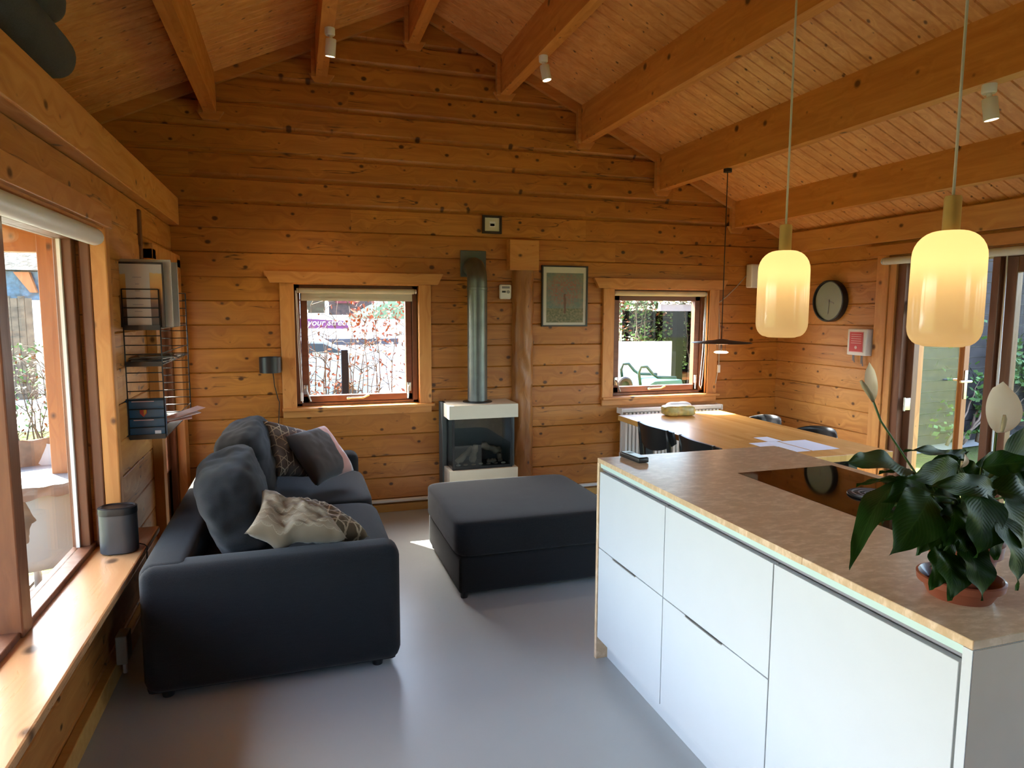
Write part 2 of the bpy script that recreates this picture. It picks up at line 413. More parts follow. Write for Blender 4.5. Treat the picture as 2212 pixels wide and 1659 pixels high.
W1 = (0.0, .917, .855, 1.765); W2 = (2.585, 3.517, .845, 1.760)
bw = log_wall('wall_back', 'x', YB, -1, -2.6, 4.6, 3.9, [W1, W2, (-2.61, -.95, -1, 2.12)], M_LOGX)
for no in (1, -1):
    bmesh.ops.bisect_plane(bw.bm, geom=bw.bm.verts[:]+bw.bm.edges[:]+bw.bm.faces[:], plane_co=(RX, 0, RZ+.015), plane_no=(no*RS, 0, 1), clear_outer=True)
st(bw.build('wall_back', M_LOGX, flip=False))
LW = (.80, 3.485, .455, 1.93); LD = (4.36, 5.10, .12, 1.86)
lw = log_wall('wall_left', 'y', XL-.02, 1, YR, YB, 2.155, [LW, LD], M_LOGY, thick=.14)
st(lw.build('wall_left', M_LOGY, flip=False))
RD = (-1.6, 3.985, 0, 1.985)  # near stretch, out of view, added to let in more light
rw = log_wall('wall_right', 'y', XR, -1, YR, YB, 2.31, [RD], M_LOGY)
st(rw.build('wall_right', M_LOGY, flip=False))
rr = log_wall('wall_rear', 'x', YR, 1, -2.6, 4.6, 3.9, [(2.0, 3.3, .95, 2.05)], M_LOGX)  # opening added behind the camera to brighten the island's near end
for no in (1, -1):
    bmesh.ops.bisect_plane(rr.bm, geom=rr.bm.verts[:]+rr.bm.edges[:]+rr.bm.faces[:], plane_co=(RX, 0, RZ+.015), plane_no=(no*RS, 0, 1), clear_outer=True)
st(rr.build('wall_rear', M_LOGX, flip=False))
b = B(); b.box(-.95, 4.45, YR-.1, 5.4, -.12, 0); st(b.build('floor', M_FLOOR))
t = bpy.data.objects.new('window_4', None); C.objects.link(t); t.location = (2.1, YR, .95); ABS[t.name] = Vector(t.location); t['kind'] = 'structure'  # unseen window, added only to light the island from behind
b = B()
for x0, x1 in ((2.0, 2.07), (2.61, 2.69), (3.23, 3.3)): b.box(x0, x1, YR-.10, YR-.02, .95, 2.05, .004)
b.box(2.0, 3.3, YR-.10, YR-.02, .95, 1.02, .004); b.box(2.0, 3.3, YR-.10, YR-.02, 1.98, 2.05, .004); b.build('frame', M_BROWN, t)
for x0, x1 in ((2.07, 2.61), (2.69, 3.23)): b = B(); b.box(x0, x1, YR-.063, YR-.057, 1.02, 1.98); b.build('pane', M_GLASS, t)
# ceiling: tongue-and-groove boards running down each slope
def roof(name, x0, x1):
    b = B(); y = YR-.1; w_ = .092; x0z, x1z = roofz(x0), roofz(x1)
    while y < 5.4:
        for (ya, da), (yb, db) in (((y, .014), (y+.007, 0)), ((y+.007, 0), (y+w_-.006, 0)), ((y+w_-.006, 0), (y+w_, .014))):
            b.quad((x0, ya, x0z+da), (x1, ya, x1z+da), (x1, yb, x1z+db), (x0, yb, x0z+db))
        y += w_
    b.prism([(x0, YR-.1, x0z+.012), (x1, YR-.1, x1z+.012), (x1, YR-.1, x1z+.14), (x0, YR-.1, x0z+.14)], (0, 8.4, 0))
    return b.build(name, M_CEIL, flip=False)
st(roof('ceiling', -2.25, RX)); st(roof('ceiling.001', RX, 4.75))
# loft ledge over the left wall
b = B(); b.box(-2.2, -.81, YR, YB, 2.20, 2.394); st(b.build('trim_1', M_PURL))
b = B(); b.box(-.95, -.742, YR, YB-.005, 2.16, 2.345, .006); tag(b.build('wall_plate_beam', M_TRIMY), 'thick timber beam capping the left wall along the loft edge', 'beam')
b = B(); b.box(4.24, 4.34, YR, YB-.01, 2.10, 2.275, .006); tag(b.build('eaves_beam', M_TRIMY), 'broad eaves beam along the top of the right wall', 'beam')
# purlins
PUR = [(-.513, 2.925, 'purlin farthest left, with the rolled mats to its left'), (.235, 3.243, 'purlin left of the ridge carrying a white spotlight'), (.902, 3.546, 'ridge purlin at the peak of the ceiling'),
       (1.610, 3.247, 'purlin right of the ridge carrying a white spotlight'), (2.29, 2.935, 'purlin between the fireplace side and the dining side'), (3.015, 2.60, 'purlin above the dining table holding the black disc lamp'), (3.773, 2.315, 'lowest purlin, nearest the right wall')]
for x, zb, lab in PUR:
    b = B(); x0, x1 = x-.04, x+.04
    zt0, zt1 = roofz(x0)+.008, roofz(x1)+.008
    pts = [(x0, YR, zb), (x1, YR, zb), (x1, YR, zt1), (x, YR, max(zt0, zt1)), (x0, YR, zt0)]
    b.prism(pts, (0, YB-YR-.005, 0))
    t = thing('purlin', 'pine '+lab, 'beam', (x, YB, zb))
    b.build('beam', M_PURL, t)
    b = B(); b.prism([(x0-.05, YB-.03, zb+.015), (x0-.01, YB-.03, zb-.045), (x1+.01, YB-.03, zb-.045), (x1+.05, YB-.03, zb+.015)], (0, .028, 0))
    b.prism([(x0-.03, YB-.05, zb+.26), (x0-.002, YB-.05, zb+.26), (x0-.002, YB-.05, zb-.01), (x0-.03, YB-.05, zb-.01)], (0, .045, 0))
    b.build('end_bracket', M_TRIMX, t)
# rake boards on the back wall
for k, (xa, xb) in enumerate(((-2.5, RX), (RX, 4.3))):
    b = B(); za, zb = roofz(xa)+.004, roofz(xb)+.004
    b.prism([(xa, YB-.045, za), (xb, YB-.045, zb), (xb, YB-.045, zb-.075), (xa, YB-.045, za-.075)], (0, .04, 0))
    st(b.build('trim_%d' % (2+k), M_TRIMX))
# skirtings
b = B(); b.box(XL-.02, XR, YB-.028, YB-.002, 0, .062, .003); st(b.build('baseboard_back', M_SKIRT))
b = B(); b.box(XL-.0, XR, YB-.034, YB-.004, .075, .100, .006); tag(b.build('cable_duct', M_PLASTIC), 'pale plastic cable duct along the back wall above the skirting', 'cable duct')
b = B(); b.box(XL-.02, XL+.018, YR, YB, 0, .085, .004); st(b.build('baseboard_left', M_SKIRT))
b = B(); b.box(XR-.02, XR-.002, 3.99, YB, 0, .062); st(b.build('baseboard_right', M_SKIRT))
# hewn post and its capping board
b = B()
def postf(u, v):
    a = u*math.pi; z = 2.0*v
    rr_ = .085+.010*noise.noise(Vector((u*3, z*6, 1)))+.010*abs(noise.noise(Vector((u*7, z*13, 3))))+.006*noise.cell(Vector((u*5, z*9, 2)))
    return Vector((1.765-rr_*math.cos(a)*1.0, YB-.006-.075*(math.sin(a)**.6 if math.sin(a) > 0 else 0)*(1+.2*noise.noise(Vector((z*7, u*5, 9)))), z))
b.grid(postf, 14, 60); tag(b.build('hewn_post', M_POST, auto=35), 'rough-hewn dark timber post on the log wall right of the fireplace', 'post')
b = B(); b.box(1.633, 1.879, YB-.095, YB-.001, 1.90, 2.138, .004); tag(b.build('capping_board', M_TRIMX), 'square board capping the rough post', 'board')

# ---------------------------------------------------------------- back windows
def back_window(n, x0, x1, z0, z1, hx0, hx1, cxl, cxr):
    YG = 5.335
    t = bpy.data.objects.new('window_%d' % n, None); C.objects.link(t); t.location = ((x0+x1)/2, YB, z0); ABS[t.name] = Vector(t.location); t['kind'] = 'structure'
    # pine casing
    b = B(); b.prism([(hx0, YB-.045, z1+.092), (hx0+.045, YB-.045, z1+.010), (hx1-.042, YB-.045, z1+.010), (hx1, YB-.045, z1+.092)], (0, .043, 0)); b.build('head_board', M_TRIMX, t)
    b = B(); b.box(cxl, x0, YB-.03, YB-.002, z0-.02, z1+.010, .004); b.build('casing', M_TRIMZ, t)
    b = B(); b.box(x1, cxr, YB-.03, YB-.002, z0-.02, z1+.010, .004); b.build('casing', M_TRIMZ, t)
    b = B(); b.box(cxl, cxr, YB-.03, YB-.002, z0-.075, z0-.022, .004); b.build('apron', M_TRIMX, t)
    b = B(); b.box(cxl-.004, cxr+.02, YB-.06, YB+.10, z0-.024, z0-.001, .005); b.build('window_sill', M_TRIMX, t)
    # reveal lining
    b = B(); b.box(x0-.012, x0, YB-.02, YB+.15, z0, z1); b.box(x1, x1+.012, YB-.02, YB+.15, z0, z1); b.box(x0, x1, YB-.02, YB+.15, z1, z1+.012); b.build('reveal', M_TRIMZ, t)
    # brown fixed frame and opening sash
    f = .04
    b = B()
    b.box(x0, x0+f, YG-.03, YG+.07, z0, z1, .003); b.box(x1-f, x1, YG-.03, YG+.07, z0, z1, .003)
    b.box(x0, x1, YG-.03, YG+.07, z1-f, z1, .003); b.box(x0, x1, YG-.03, YG+.07, z0, z0+.022, .003); b.build('frame', M_BROWN, t)
    s0, s1, t0, t1, q = x0+f+.002, x1-f-.002, z0+.024, z1-f-.002, .05
    b = B()
    b.box(s0, s0+q, YG-.015, YG+.045, t0, t1, .004); b.box(s1-q, s1, YG-.015, YG+.045, t0, t1, .004)
    b.box(s0, s1, YG-.015, YG+.045, t1-q, t1, .004); b.box(s0, s1, YG-.015, YG+.045, t0, t0+q, .004)
    sash = b.build('sash', M_BROWNX, t)
    b = B(); b.box(s0+q, s1-q, YG+.012, YG+.018, t0+q, t1-q); b.build('pane', M_GLASS, t)
    xm = (x0+x1)/2
    b = B(); b.box(xm-.09, xm-.07, YG-.045, YG-.015, t0+.018, t0+.034); b.tube([(xm-.095, YG-.042, t0+.026), (xm+.03, YG-.042, t0+.028), (xm+.065, YG-.042, t0+.045), (xm+.075, YG-.042, t0+.046)], .007, 8)
    b.build('window_stay', M_CHROME, t, auto=40)
    for sx, d in ((s0+.022, 1), (s1-.03, -1)):
        b = B(); b.box(sx-.013, sx+.017, YG-.024, YG-.015, t0+.065, t0+.135, .002)
        b.tube([(sx, YG-.03, t0+.11), (sx+.006*d, YG-.04, t0+.095), (sx+(.035 if d > 0 else -.012), YG-.045, t0+.012)], .007, 8); b.build('window_handle', M_CHROME, t, auto=40)
    return t
back_window(1, *W1, -.207, 1.107, -.10, 1.012)
back_window(2, *W2, 2.390, 3.690, 2.482, 3.615)

def roller_blind(label, p0, p1, r, drop, mat=M_BLIND, axis='x', chain=None, hem=True):
    """tube + hanging cloth + hem; drop measured from the tube axis"""
    p0, p1 = Vector(p0), Vector(p1); t = thing('roller_blind', label, 'blind', (p0+p1)/2)
    d = (p1-p0).normalized(); T = d.to_track_quat('Z', 'Y').to_matrix().to_4x4()
    b = B(); L = (p1-p0).length; b.lathe([(0, 0), (r*.7, 0), (r*.95, .004), (r, .012), (r, L-.012), (r*.95, L-.004), (r*.7, L), (0, L)], p0, 28, T); b.build('tube', mat, t, auto=50)
    if drop > 0:
        b = B()
        nrm = Vector((0, 1, 0)) if axis == 'x' else Vector((1, 0, 0))
        a0, a1 = p0+d*.02, p1-d*.02
        off = nrm*(r*.55)
        b.prism([a0+off, a1+off, a1+off-Vector((0, 0, drop)), a0+off-Vector((0, 0, drop))], nrm*.002)
        b.build('cloth', mat, t)
        b = B(); b.prism([a0+off-nrm*.004-Vector((0, 0, drop-.022)), a1+off-nrm*.004-Vector((0, 0, drop-.022)), a1+off-nrm*.004-Vector((0, 0, drop)), a0+off-nrm*.004-Vector((0, 0, drop))], nrm*.01); b.build('hem_bar', mat, t)
    for e in (p0-d*.006, p1+d*.006):
        b = B(); b.lathe([(0, -.005), (r*.9, -.005), (r*.9, .005), (0, .005)], e, 16, T); b.build('end_cap', M_PLASTIC, t)
    if chain:
        b = B(); b.tube(chain, .0035, 6); b.build('chain', M_PLASTIC, t, smooth=True)
    return t
roller_blind('cream roller blind in the back window nearest the sofa, with its hem showing', (.03, YB+.02, 1.722), (.895, YB+.02, 1.722), .020, .075,
             chain=[(.012, YB-.005, 1.72), (.018, YB-.003, 1.30), (.030, YB-.003, .96), (.036, YB-.002, .93), (.042, YB-.003, .96), (.03, YB-.003, 1.3), (.02, YB-.005, 1.7)])
b = B(); b.box(.024, .046, YB-.012, YB+.004, .90, .965, .005); o = b.build('chain_holder', M_PLASTIC); tag(o, 'small white chain holder on the casing left of the back window nearest the sofa', 'chain holder')
roller_blind('rolled-up cream blind in the back window behind the dining table', (2.60, YB+.02, 1.730), (3.50, YB+.02, 1.730), .022, 0,
             chain=[(3.49, YB-.01, 1.72), (3.495, YB-.01, 1.2), (3.475, YB-.01, .92), (3.462, YB-.01, .89), (3.452, YB-.01, .92), (3.475, YB-.01, 1.25), (3.48, YB-.01, 1.7)])
# ---------------------------------------------------------------- left window wall
t = bpy.data.objects.new('window_3', None); C.objects.link(t); t.location = (-.93, 1.5, .47); ABS[t.name] = Vector(t.location); t['kind'] = 'structure'
b = B()
b.box(-.985, -.914, 3.42, 3.485, .49, 1.93, .004)
b.box(-.985, -.90, .80, 3.485, 1.88, 1.93, .004); b.box(-.985, -.90, .80, 3.485, .475, .512, .004)
b.build('frame', M_BROWN, t)
for y0, y1 in ((2.54, 2.625), (.80, .885)):
    b = B(); b.box(-.985, -.89, y0, y1, .49, 1.93, .005); b.build('mullion', M_BROWN, t)
b = B(); b.box(-.899, -.856, 3.46, 3.49, .492, 1.95, .006); b.build('jamb', M_BROWN, t)
b = B(); b.box(-.856, -.79, 3.465, 3.53, .492, 1.95, .006); b.build('jamb', M_TRIMZ, t)
b = B(); b.box(-.966, -.952, 3.403, 3.42, .512, 1.88); b.box(-.966, -.952, 2.625, 2.64, .512, 1.88); b.build('glazing_seal', M_PLASTIC, t)
for y0, y1 in ((.885, 2.54), (2.625, 3.42)):
    b = B(); b.box(-.962, -.956, y0, y1, .512, 1.88); b.build('pane', M_GLASS, t)
b = B(); b.box(-.80, -.775, -.6, 3.53, 1.94, 2.03, .004); b.build('head_board', M_TRIMY, t)
b = B(); b.box(-.95, -.683, -.7, 3.72, .458, .490, .008); tag(b.build('window_board', M_SILL), 'long pale pine window board under the big left window', 'window sill')
b = B(); b.box(-.80, -.77, -.7, 3.7, .42, .457, .003); st(b.build('trim_4', M_TRIMY))
roller_blind('long white rolled-up blind across the top of the big left window', (-.80, .8, 1.885), (-.80, 3.335, 1.885), .036, 0, M_PLASTIC, 'y')
# glazed door in the left wall next to the corner
t = bpy.data.objects.new('door_1', None); C.objects.link(t); t.location = (-.85, 4.7, .12); ABS[t.name] = Vector(t.location); t['kind'] = 'structure'
b = B(); b.box(-.90, -.80, 4.36, 4.42, .12, 1.86, .003); b.box(-.90, -.80, 5.04, 5.10, .12, 1.86, .003); b.box(-.90, -.80, 4.36, 5.10, 1.80, 1.86, .003); b.build('frame', M_BROWN, t)
b = B(); b.box(-.885, -.835, 4.42, 4.52, .12, 1.80, .003); b.box(-.885, -.835, 4.94, 5.04, .12, 1.80, .003); b.box(-.885, -.835, 4.42, 5.04, 1.70, 1.80, .003); b.box(-.885, -.835, 4.42, 5.04, .12, .50, .003); b.build('leaf', M_BROWN, t)
b = B(); b.box(-.863, -.857, 4.52, 4.94, .50, 1.70); b.build('pane', M_GLASS, t)
b = B(); b.box(-.80, -.745, 4.27, 4.36, .0, 1.92, .004); b.box(-.80, -.745, 5.10, 5.235, .0, 1.92, .004); b.box(-.80, -.745, 4.27, 5.235, 1.86, 1.95, .004); b.build('casing', M_TRIMZ, t)
b = B(); b.box(-.833, -.815, 4.455, 4.485, .93, 1.06, .003); b.tube([(-.82, 4.47, 1.02), (-.79, 4.47, 1.02), (-.79, 4.58, 1.02)], .008, 8); b.build('handle', M_CHROME, t, auto=40)
roller_blind('short white rolled blind above the narrow glazed door in the corner', (-.815, 4.44, 1.80), (-.815, 5.05, 1.80), .024, 0, M_PLASTIC, 'y')
b = B(); b.box(-.82, -.782, 4.19, 4.225, 1.93, 2.12, .006); b.box(-.82, -.785, 4.20, 4.235, 1.75, 1.94, .004); tag(b.build('timber_spline', M_BROWN), 'dark wooden spline set upright into the left log wall under the beam', 'spline')

# ---------------------------------------------------------------- right wall: folding garden doors
t = bpy.data.objects.new('door_2', None); C.objects.link(t); t.location = (XR, 3.9, 0); ABS[t.name] = Vector(t.location); t['kind'] = 'structure'
b = B(); b.box(XR-.03, XR, 4.03, 4.14, .0, 2.0, .004); b.build('casing', M_TRIMZ, t)
b = B(); b.prism([(XR-.05, 4.24, 2.075), (XR-.05, 4.19, 1.998), (XR-.05, -1.7, 1.998), (XR-.05, -1.7, 2.075)], (.05, 0, 0)); b.build('head_board', M_TRIMY, t)
b = B(); b.box(XR-.02, XR+.13, 3.97, 4.03, 0, 1.99, .004); b.build('frame', M_TRIMZ, t)
b = B(); b.box(XR+.0, XR+.13, 3.90, 3.97, 0, 1.99, .004); b.box(XR, XR+.13, -1.6, 3.97, 1.93, 1.99, .004); b.box(XR, XR+.13, -1.6, 3.97, -.01, .03); b.build('frame', M_BROWN, t)
def leaf(t, A, D, wid, z0=.04, z1=1.93, st_=.085, mat=M_BROWN, stile2=None):
    A = Vector(A); D = Vector(D).normalized(); T = Matrix.Translation(A) @ Matrix(((D.x, -D.y, 0, 0), (D.y, D.x, 0, 0), (0, 0, 1, 0), (0, 0, 0, 1)))
    b = B(); b.box(0, st_, -.025, .025, z0, z1, .004, mat=T); b.box(st_, wid-st_, -.025, .025, z1-st_, z1, .004, mat=T); b.box(st_, wid-st_, -.025, .025, z0, z0+.20, .004, mat=T)
    if not stile2: b.box(wid-st_, wid, -.025, .025, z0, z1, .004, mat=T)
    l = b.build('leaf', mat, t)
    if stile2: b = B(); b.box(wid-st_, wid, -.025, .025, z0, z1, .004, mat=T); b.build('stile', stile2, t)
    b = B(); b.box(st_, wid-st_, -.003, .003, z0+.20, z1-st_, mat=T); b.build('pane', M_DGLASS, t)
    return T
T = leaf(t, (XR+.10, 3.865, 0), (1, -.03, 0), .49, mat=M_TRIMZ, st_=.05, stile2=M_PORCH)
b = B(); b.box(.452, .478, -.034, -.026, .92, 1.14, .003, mat=T); b.tube([T @ Vector(p) for p in ((.465, -.03, 1.06), (.465, -.075, 1.06), (.36, -.075, 1.06))], .009, 8)
b.tube([T @ Vector(p) for p in ((.465, .03, 1.06), (.465, .07, 1.06), (.56, .07, 1.06))], .009, 8); b.build('handle', M_CHROME, t, auto=40)
b = B(); b.box(XR+.055, XR+.125, 3.84, 3.90, .0, 1.93, .003); b.build('stile', M_BROWN, t)
for z in (.90, 1.62, .2):
    b = B(); b.box(XR-.006, XR+.05, 3.836, 3.842, z-.045, z+.045, .002); b.tube([(XR-.004, 3.84, z-.05), (XR-.004, 3.84, z+.05)], .008, 10); b.build('hinge', M_CHROME, t, auto=40)
leaf(t, (XR+.06, 3.215, 0), (0, -1, 0), 1.0, st_=.10)
leaf(t, (XR+.06, 2.205, 0), (0, -1, 0), .95, st_=.10)
leaf(t, (XR+.06, 1.245, 0), (0, -1, 0), .94, st_=.10)
leaf(t, (XR+.06, .295, 0), (0, -1, 0), .94, st_=.10)  # unseen leaf, added with the longer opening for its light
leaf(t, (XR+.06, -.655, 0), (0, -1, 0), .94, st_=.10)  # likewise added out of view for light
b = B(); b.box(XR-.005, XR+.03, 3.20, 3.25, .04, 1.93, .003); b.build('stile', M_BROWN, t)
roller_blind('long cream rolled-up blind above the garden doors', (XR-.055, -1.4, 1.955), (XR-.055, 4.05, 1.955), .027, 0, M_BLIND, 'y')
b = B(); b.tube([(XR-.045, 3.13, 1.93), (XR-.03, 3.135, 1.2), (XR-.028, 3.14, .55), (XR-.02, 3.15, 1.2), (XR-.03, 3.14, 1.9)], .005, 6); tag(b.build('blind_chain', M_PLASTIC, smooth=True), 'white pull chain hanging down the post between the garden doors', 'chain')

# ================================================================ SOFA
sx0, sx1, sy0, sy1 = -.62, .41, 2.86, 5.06
t = thing('sofa', 'large charcoal fabric two-seat sofa along the left wall', 'sofa', ((sx0+sx1)/2, (sy0+sy1)/2, 0))
b = B(); b.box(sx0+.01, sx1-.02, sy0+.02, sy1-.02, .035, .27, .02); b.build('base', M_SOFA, t, auto=40)
for y0, y1 in ((sy0, sy0+.175), (sy1-.175, sy1)):
    b = B(); b.box(sx0, sx1, y0, y1, .035, .56, .055, 5); b.build('arm', M_SOFA, t, auto=50)
b = B(); b.box(sx0-.005, sx0+.19, sy0+.03, sy1-.03, .04, .565, .05, 5); b.build('back_frame', M_SOFA, t, auto=50)
for y0, y1 in ((sy0+.175, 4.035), (4.04, sy1-.175)):
    b = B(); b.puff(((sx0+.14+sx1+.015)/2, (y0+y1)/2, .355), (sx1+.015-sx0-.14, y1-y0, .20), n=9, res=22, wr=.0025, sd_=y0); b.build('seat_cushion', M_SOFA, t, smooth=True)
for yc, ln, lx, lean, sd_, zc, dz in ((3.52, .97, -.290, -19, 1, .640, 4), (4.46, .90, -.285, -15, 5, .645, -3)):
    b = B(); M_ = (Matrix.Rotation(R(lean), 3, 'Y') @ Matrix.Rotation(R(dz), 3, 'Z'))
    b.puff((lx, yc, zc), (.31, ln, .475), M_, n=3.6, res=30, wr=.018, sd_=sd_, sq=-.10); b.build('back_cushion', M_SOFA, t, smooth=True)
for x in (sx0+.08, sx1-.1):
    for y in (sy0+.08, sy1-.08):
        b = B(); b.lathe([(0, 0), (.022, 0), (.028, .036), (0, .036)], (x, y, 0), 16); b.build('foot', M_BLACK, t, auto=40)

# throw pillows: four corners, a belly and optional fold
def pillow(name, corners, thick, mat, label, fold=None, wr=.006, sd_=0, pinch=.10):
    c = [Vector(q) for q in corners]; cen = sum(c, Vector())/4
    nrm = ((c[2]-c[0]).cross(c[3]-c[1])).normalized()
    t_ = None
    b = B()
    def f(side):
        def g(u, v):
            a, e = 2*u-1, 2*v-1
            p = (c[0]*(1-u)+c[1]*u)*(1-v)+(c[3]*(1-u)+c[2]*u)*v
            p = p+(cen-p)*pinch*((1-a*a)*e*e+(1-e*e)*a*a)
            th = thick*.5*max(0, (1-a**4)*(1-e**4))**.42
            w_ = wr*(noise.noise(Vector((u*6+sd_, v*6, side)))+.6*noise.noise(Vector((u*15, v*13+sd_, side*2))))*min(1, 4*(1-max(abs(a), abs(e))))
            p = p+nrm*(side*th+w_)
            if fold: p = fold(p, u, v)
            return p
        return g
    b.grid(f(1), 26, 26, uv=True); b.grid(f(-1), 26, 26, uv=True)
    bmesh.ops.remove_doubles(b.bm, verts=b.bm.verts, dist=.0008)
    o = b.build(name, mat, smooth=True); tag(o, label, 'cushion', 'scatter cushions on the sofa'); return o
def mat_lines(name, base, base2, line, k, wdt, angs=(0, 60, 120), wob=.0, blend=1.0):
    n = N(name); uv = n.co('UV'); s = n.sep(uv); nz = n.noise(uv, 9, 2)
    tot = None
    for a in angs:
        q = n.ma('ADD', n.ma('MULTIPLY', s[0], k*math.cos(R(a))), n.ma('MULTIPLY', s[1], k*math.sin(R(a))))
        if wob: q = n.ma('ADD', q, n.ma('MULTIPLY', nz, wob))
        e = n.mr(n.ma('ABSOLUTE', n.ma('SUBTRACT', n.ma('FRACT', q), .5)), wdt, wdt+.02, 1, 0)
        tot = e if tot is None else n.ma('MAXIMUM', tot, e)
    n.set(col=n.mix(n.ma('MULTIPLY', tot, blend), n.mix(n.mr(nz, .35, .65), base, base2), line), rough=.9, spec=.2, sheen=.2)
    n.bump(n.noise(uv, 300, 2), .2, .001); return n.m
def mat_cubes():
    """tumbling-block outline: three rhombs round each hexagon centre"""
    n = N('hexagon_cube_print'); uv = n.co('UV'); s = n.sep(uv); k = 5.2
    def line(ax, ay, off): return n.ma('ADD', n.ma('ADD', n.ma('MULTIPLY', s[0], k*ax), n.ma('MULTIPLY', s[1], k*ay)), off)
    tot = None; c3 = math.sqrt(3)
    # triangular coordinates; each family drawn only on two thirds of its run
    fam = [(1, 0), (-.5, c3/2), (-.5, -c3/2)]
    prj = [line(a[0]*1.1547, a[1]*1.1547, 0) for a in fam]
    for i in range(3):
        p, q = prj[i], n.ma('SUBTRACT', prj[(i+1) % 3], prj[(i+2) % 3])
        e = n.mr(n.ma('ABSOLUTE', n.ma('SUBTRACT', n.ma('FRACT', p), .5)), .035, .055, 1, 0)
        idx = n.ma('FLOOR', n.ma('ADD', n.ma('DIVIDE', n.ma('ADD', q, n.ma('MULTIPLY', n.ma('FLOOR', p), 1.0)), 2), .25))
        g = n.ma('GREATER_THAN', n.ma('MODULO', n.ma('ADD', idx, 300), 3), .5)
        e = n.ma('MULTIPLY', e, g)
        tot = e if tot is None else n.ma('MAXIMUM', tot, e)
    shade = n.mr(n.noise(uv, 2.2, 1), .4, .6)
    n.set(col=n.mix(tot, n.mix(shade, (.085, .062, .048), (.20, .175, .17)), (.50, .43, .32)), rough=.85, spec=.2); return n.m
def mat_fan():
    n = N('beige_fan_print'); uv = n.co('UV'); s = n.sep(uv); k = 9.0
    row = n.ma('FLOOR', n.ma('MULTIPLY', s[1], k)); sh = n.ma('MULTIPLY', n.ma('MODULO', row, 2), .5)
    fx = n.ma('SUBTRACT', n.ma('FRACT', n.ma('ADD', n.ma('MULTIPLY', s[0], k), sh)), .5); fy = n.ma('FRACT', n.ma('MULTIPLY', s[1], k))
    r_ = n.ma('SQRT', n.ma('ADD', n.ma('MULTIPLY', fx, fx), n.ma('MULTIPLY', fy, fy))); an = n.ma('ARCTAN2', fx, fy)
    ring = n.mr(n.ma('ABSOLUTE', n.ma('SUBTRACT', r_, .46)), .03, .06, 1, 0)
    spoke = n.ma('MULTIPLY', n.mr(n.ma('ABSOLUTE', n.ma('SINE', n.ma('MULTIPLY', an, 6))), .75, .95), n.mr(r_, .40, .42, 1, 0))
    tt = n.ma('MAXIMUM', ring, n.ma('MULTIPLY', spoke, .6)); nz = n.noise(uv, 3, 2)
    n.set(col=n.mix(n.ma('MULTIPLY', tt, .6), n.mix(n.mr(nz, .35, .65), (.17, .115, .065), (.28, .21, .14)), (.36, .29, .20)), rough=.6, spec=.35, sheen=.2); return n.m
def mat_wave():
    n = N('grey_cushion_pink_band'); uv = n.co('UV'); s = n.sep(uv); nz = n.noise(uv, 2.3, 1)
    e = n.ma('ADD', s[0], n.ma('MULTIPLY', n.ma('SUBTRACT', nz, .5), .5))
    col = n.ramp(e, [(0, (.075, .066, .062)), (.72, (.085, .078, .078)), (.74, (.50, .27, .235)), (.90, (.52, .29, .26)), (.92, (.55, .52, .55)), (1, (.6, .58, .6))])
    n.set(col=col, rough=.9, spec=.2, sheen=.2); n.bump(n.noise(uv, 260, 2), .25, .001); return n.m
pillow('scatter_cushion', [at(560, 907, 4.58), at(672, 935, 4.72), at(668, 1030, 4.42), at(598, 1030, 4.36)], .15, mat_cubes(), 'brown cushion with pale hexagon cube outlines, leaning against the far back cushion', sd_=2)
pillow('scatter_cushion', [at(616, 942, 4.40), at(698, 920, 4.66), at(764, 1016, 4.40), at(686, 1050, 4.22)], .16, mat_wave(), 'dark grey cushion with a pink and white band down its right side', sd_=9)
def foldc(p, u, v):
    k = math.exp(-((u-.32)/.10)**2); return p+Vector((0, 0, -.050*k*(.3+.7*v)))+Vector((0, -.03, .03))*max(0, (.3-u))*1.6
pillow('scatter_cushion', [at(566, 1064, 3.18), at(705, 1108, 3.12), at(752, 1164, 2.98), at(528, 1158, 3.00)], .17, mat_fan(), 'crumpled beige cushion with fan print slumped over the near armrest', fold=foldc, wr=.022, sd_=4, pinch=.14)
pillow('scatter_cushion', [at(600, 1084, 3.42), at(700, 1100, 3.50), at(800, 1160, 3.16), at(640, 1150, 3.13)], .13, mat_lines('olive_lattice_print', (.13, .10, .06), (.17, .135, .085), (.52, .46, .32), 6.5, .055, (35, 95, 150), .35), 'olive cushion with cream lattice lines lying on the near seat', wr=.012, sd_=7)

# ================================================================ OTTOMAN
t = thing('ottoman', 'big square charcoal fabric ottoman in the middle of the floor', 'ottoman', (1.29, 3.92, 0))
b = B(); b.box(.815, 1.765, 3.475, 4.365, .03, .235, .018, 3); b.build('base', M_SOFA, t, auto=50)
b = B(); b.puff((1.29, 3.92, .337), (.985, .925, .205), n=14, res=30, wr=.002); b.build('cushion_top', M_SOFA, t, smooth=True)
for x in (.85, 1.73):
    for y in (3.51, 4.33): b = B(); b.lathe([(0, 0), (.02, 0), (.024, .032), (0, .032)], (x, y, 0), 12); b.build('foot', M_BLACK, t, auto=40)

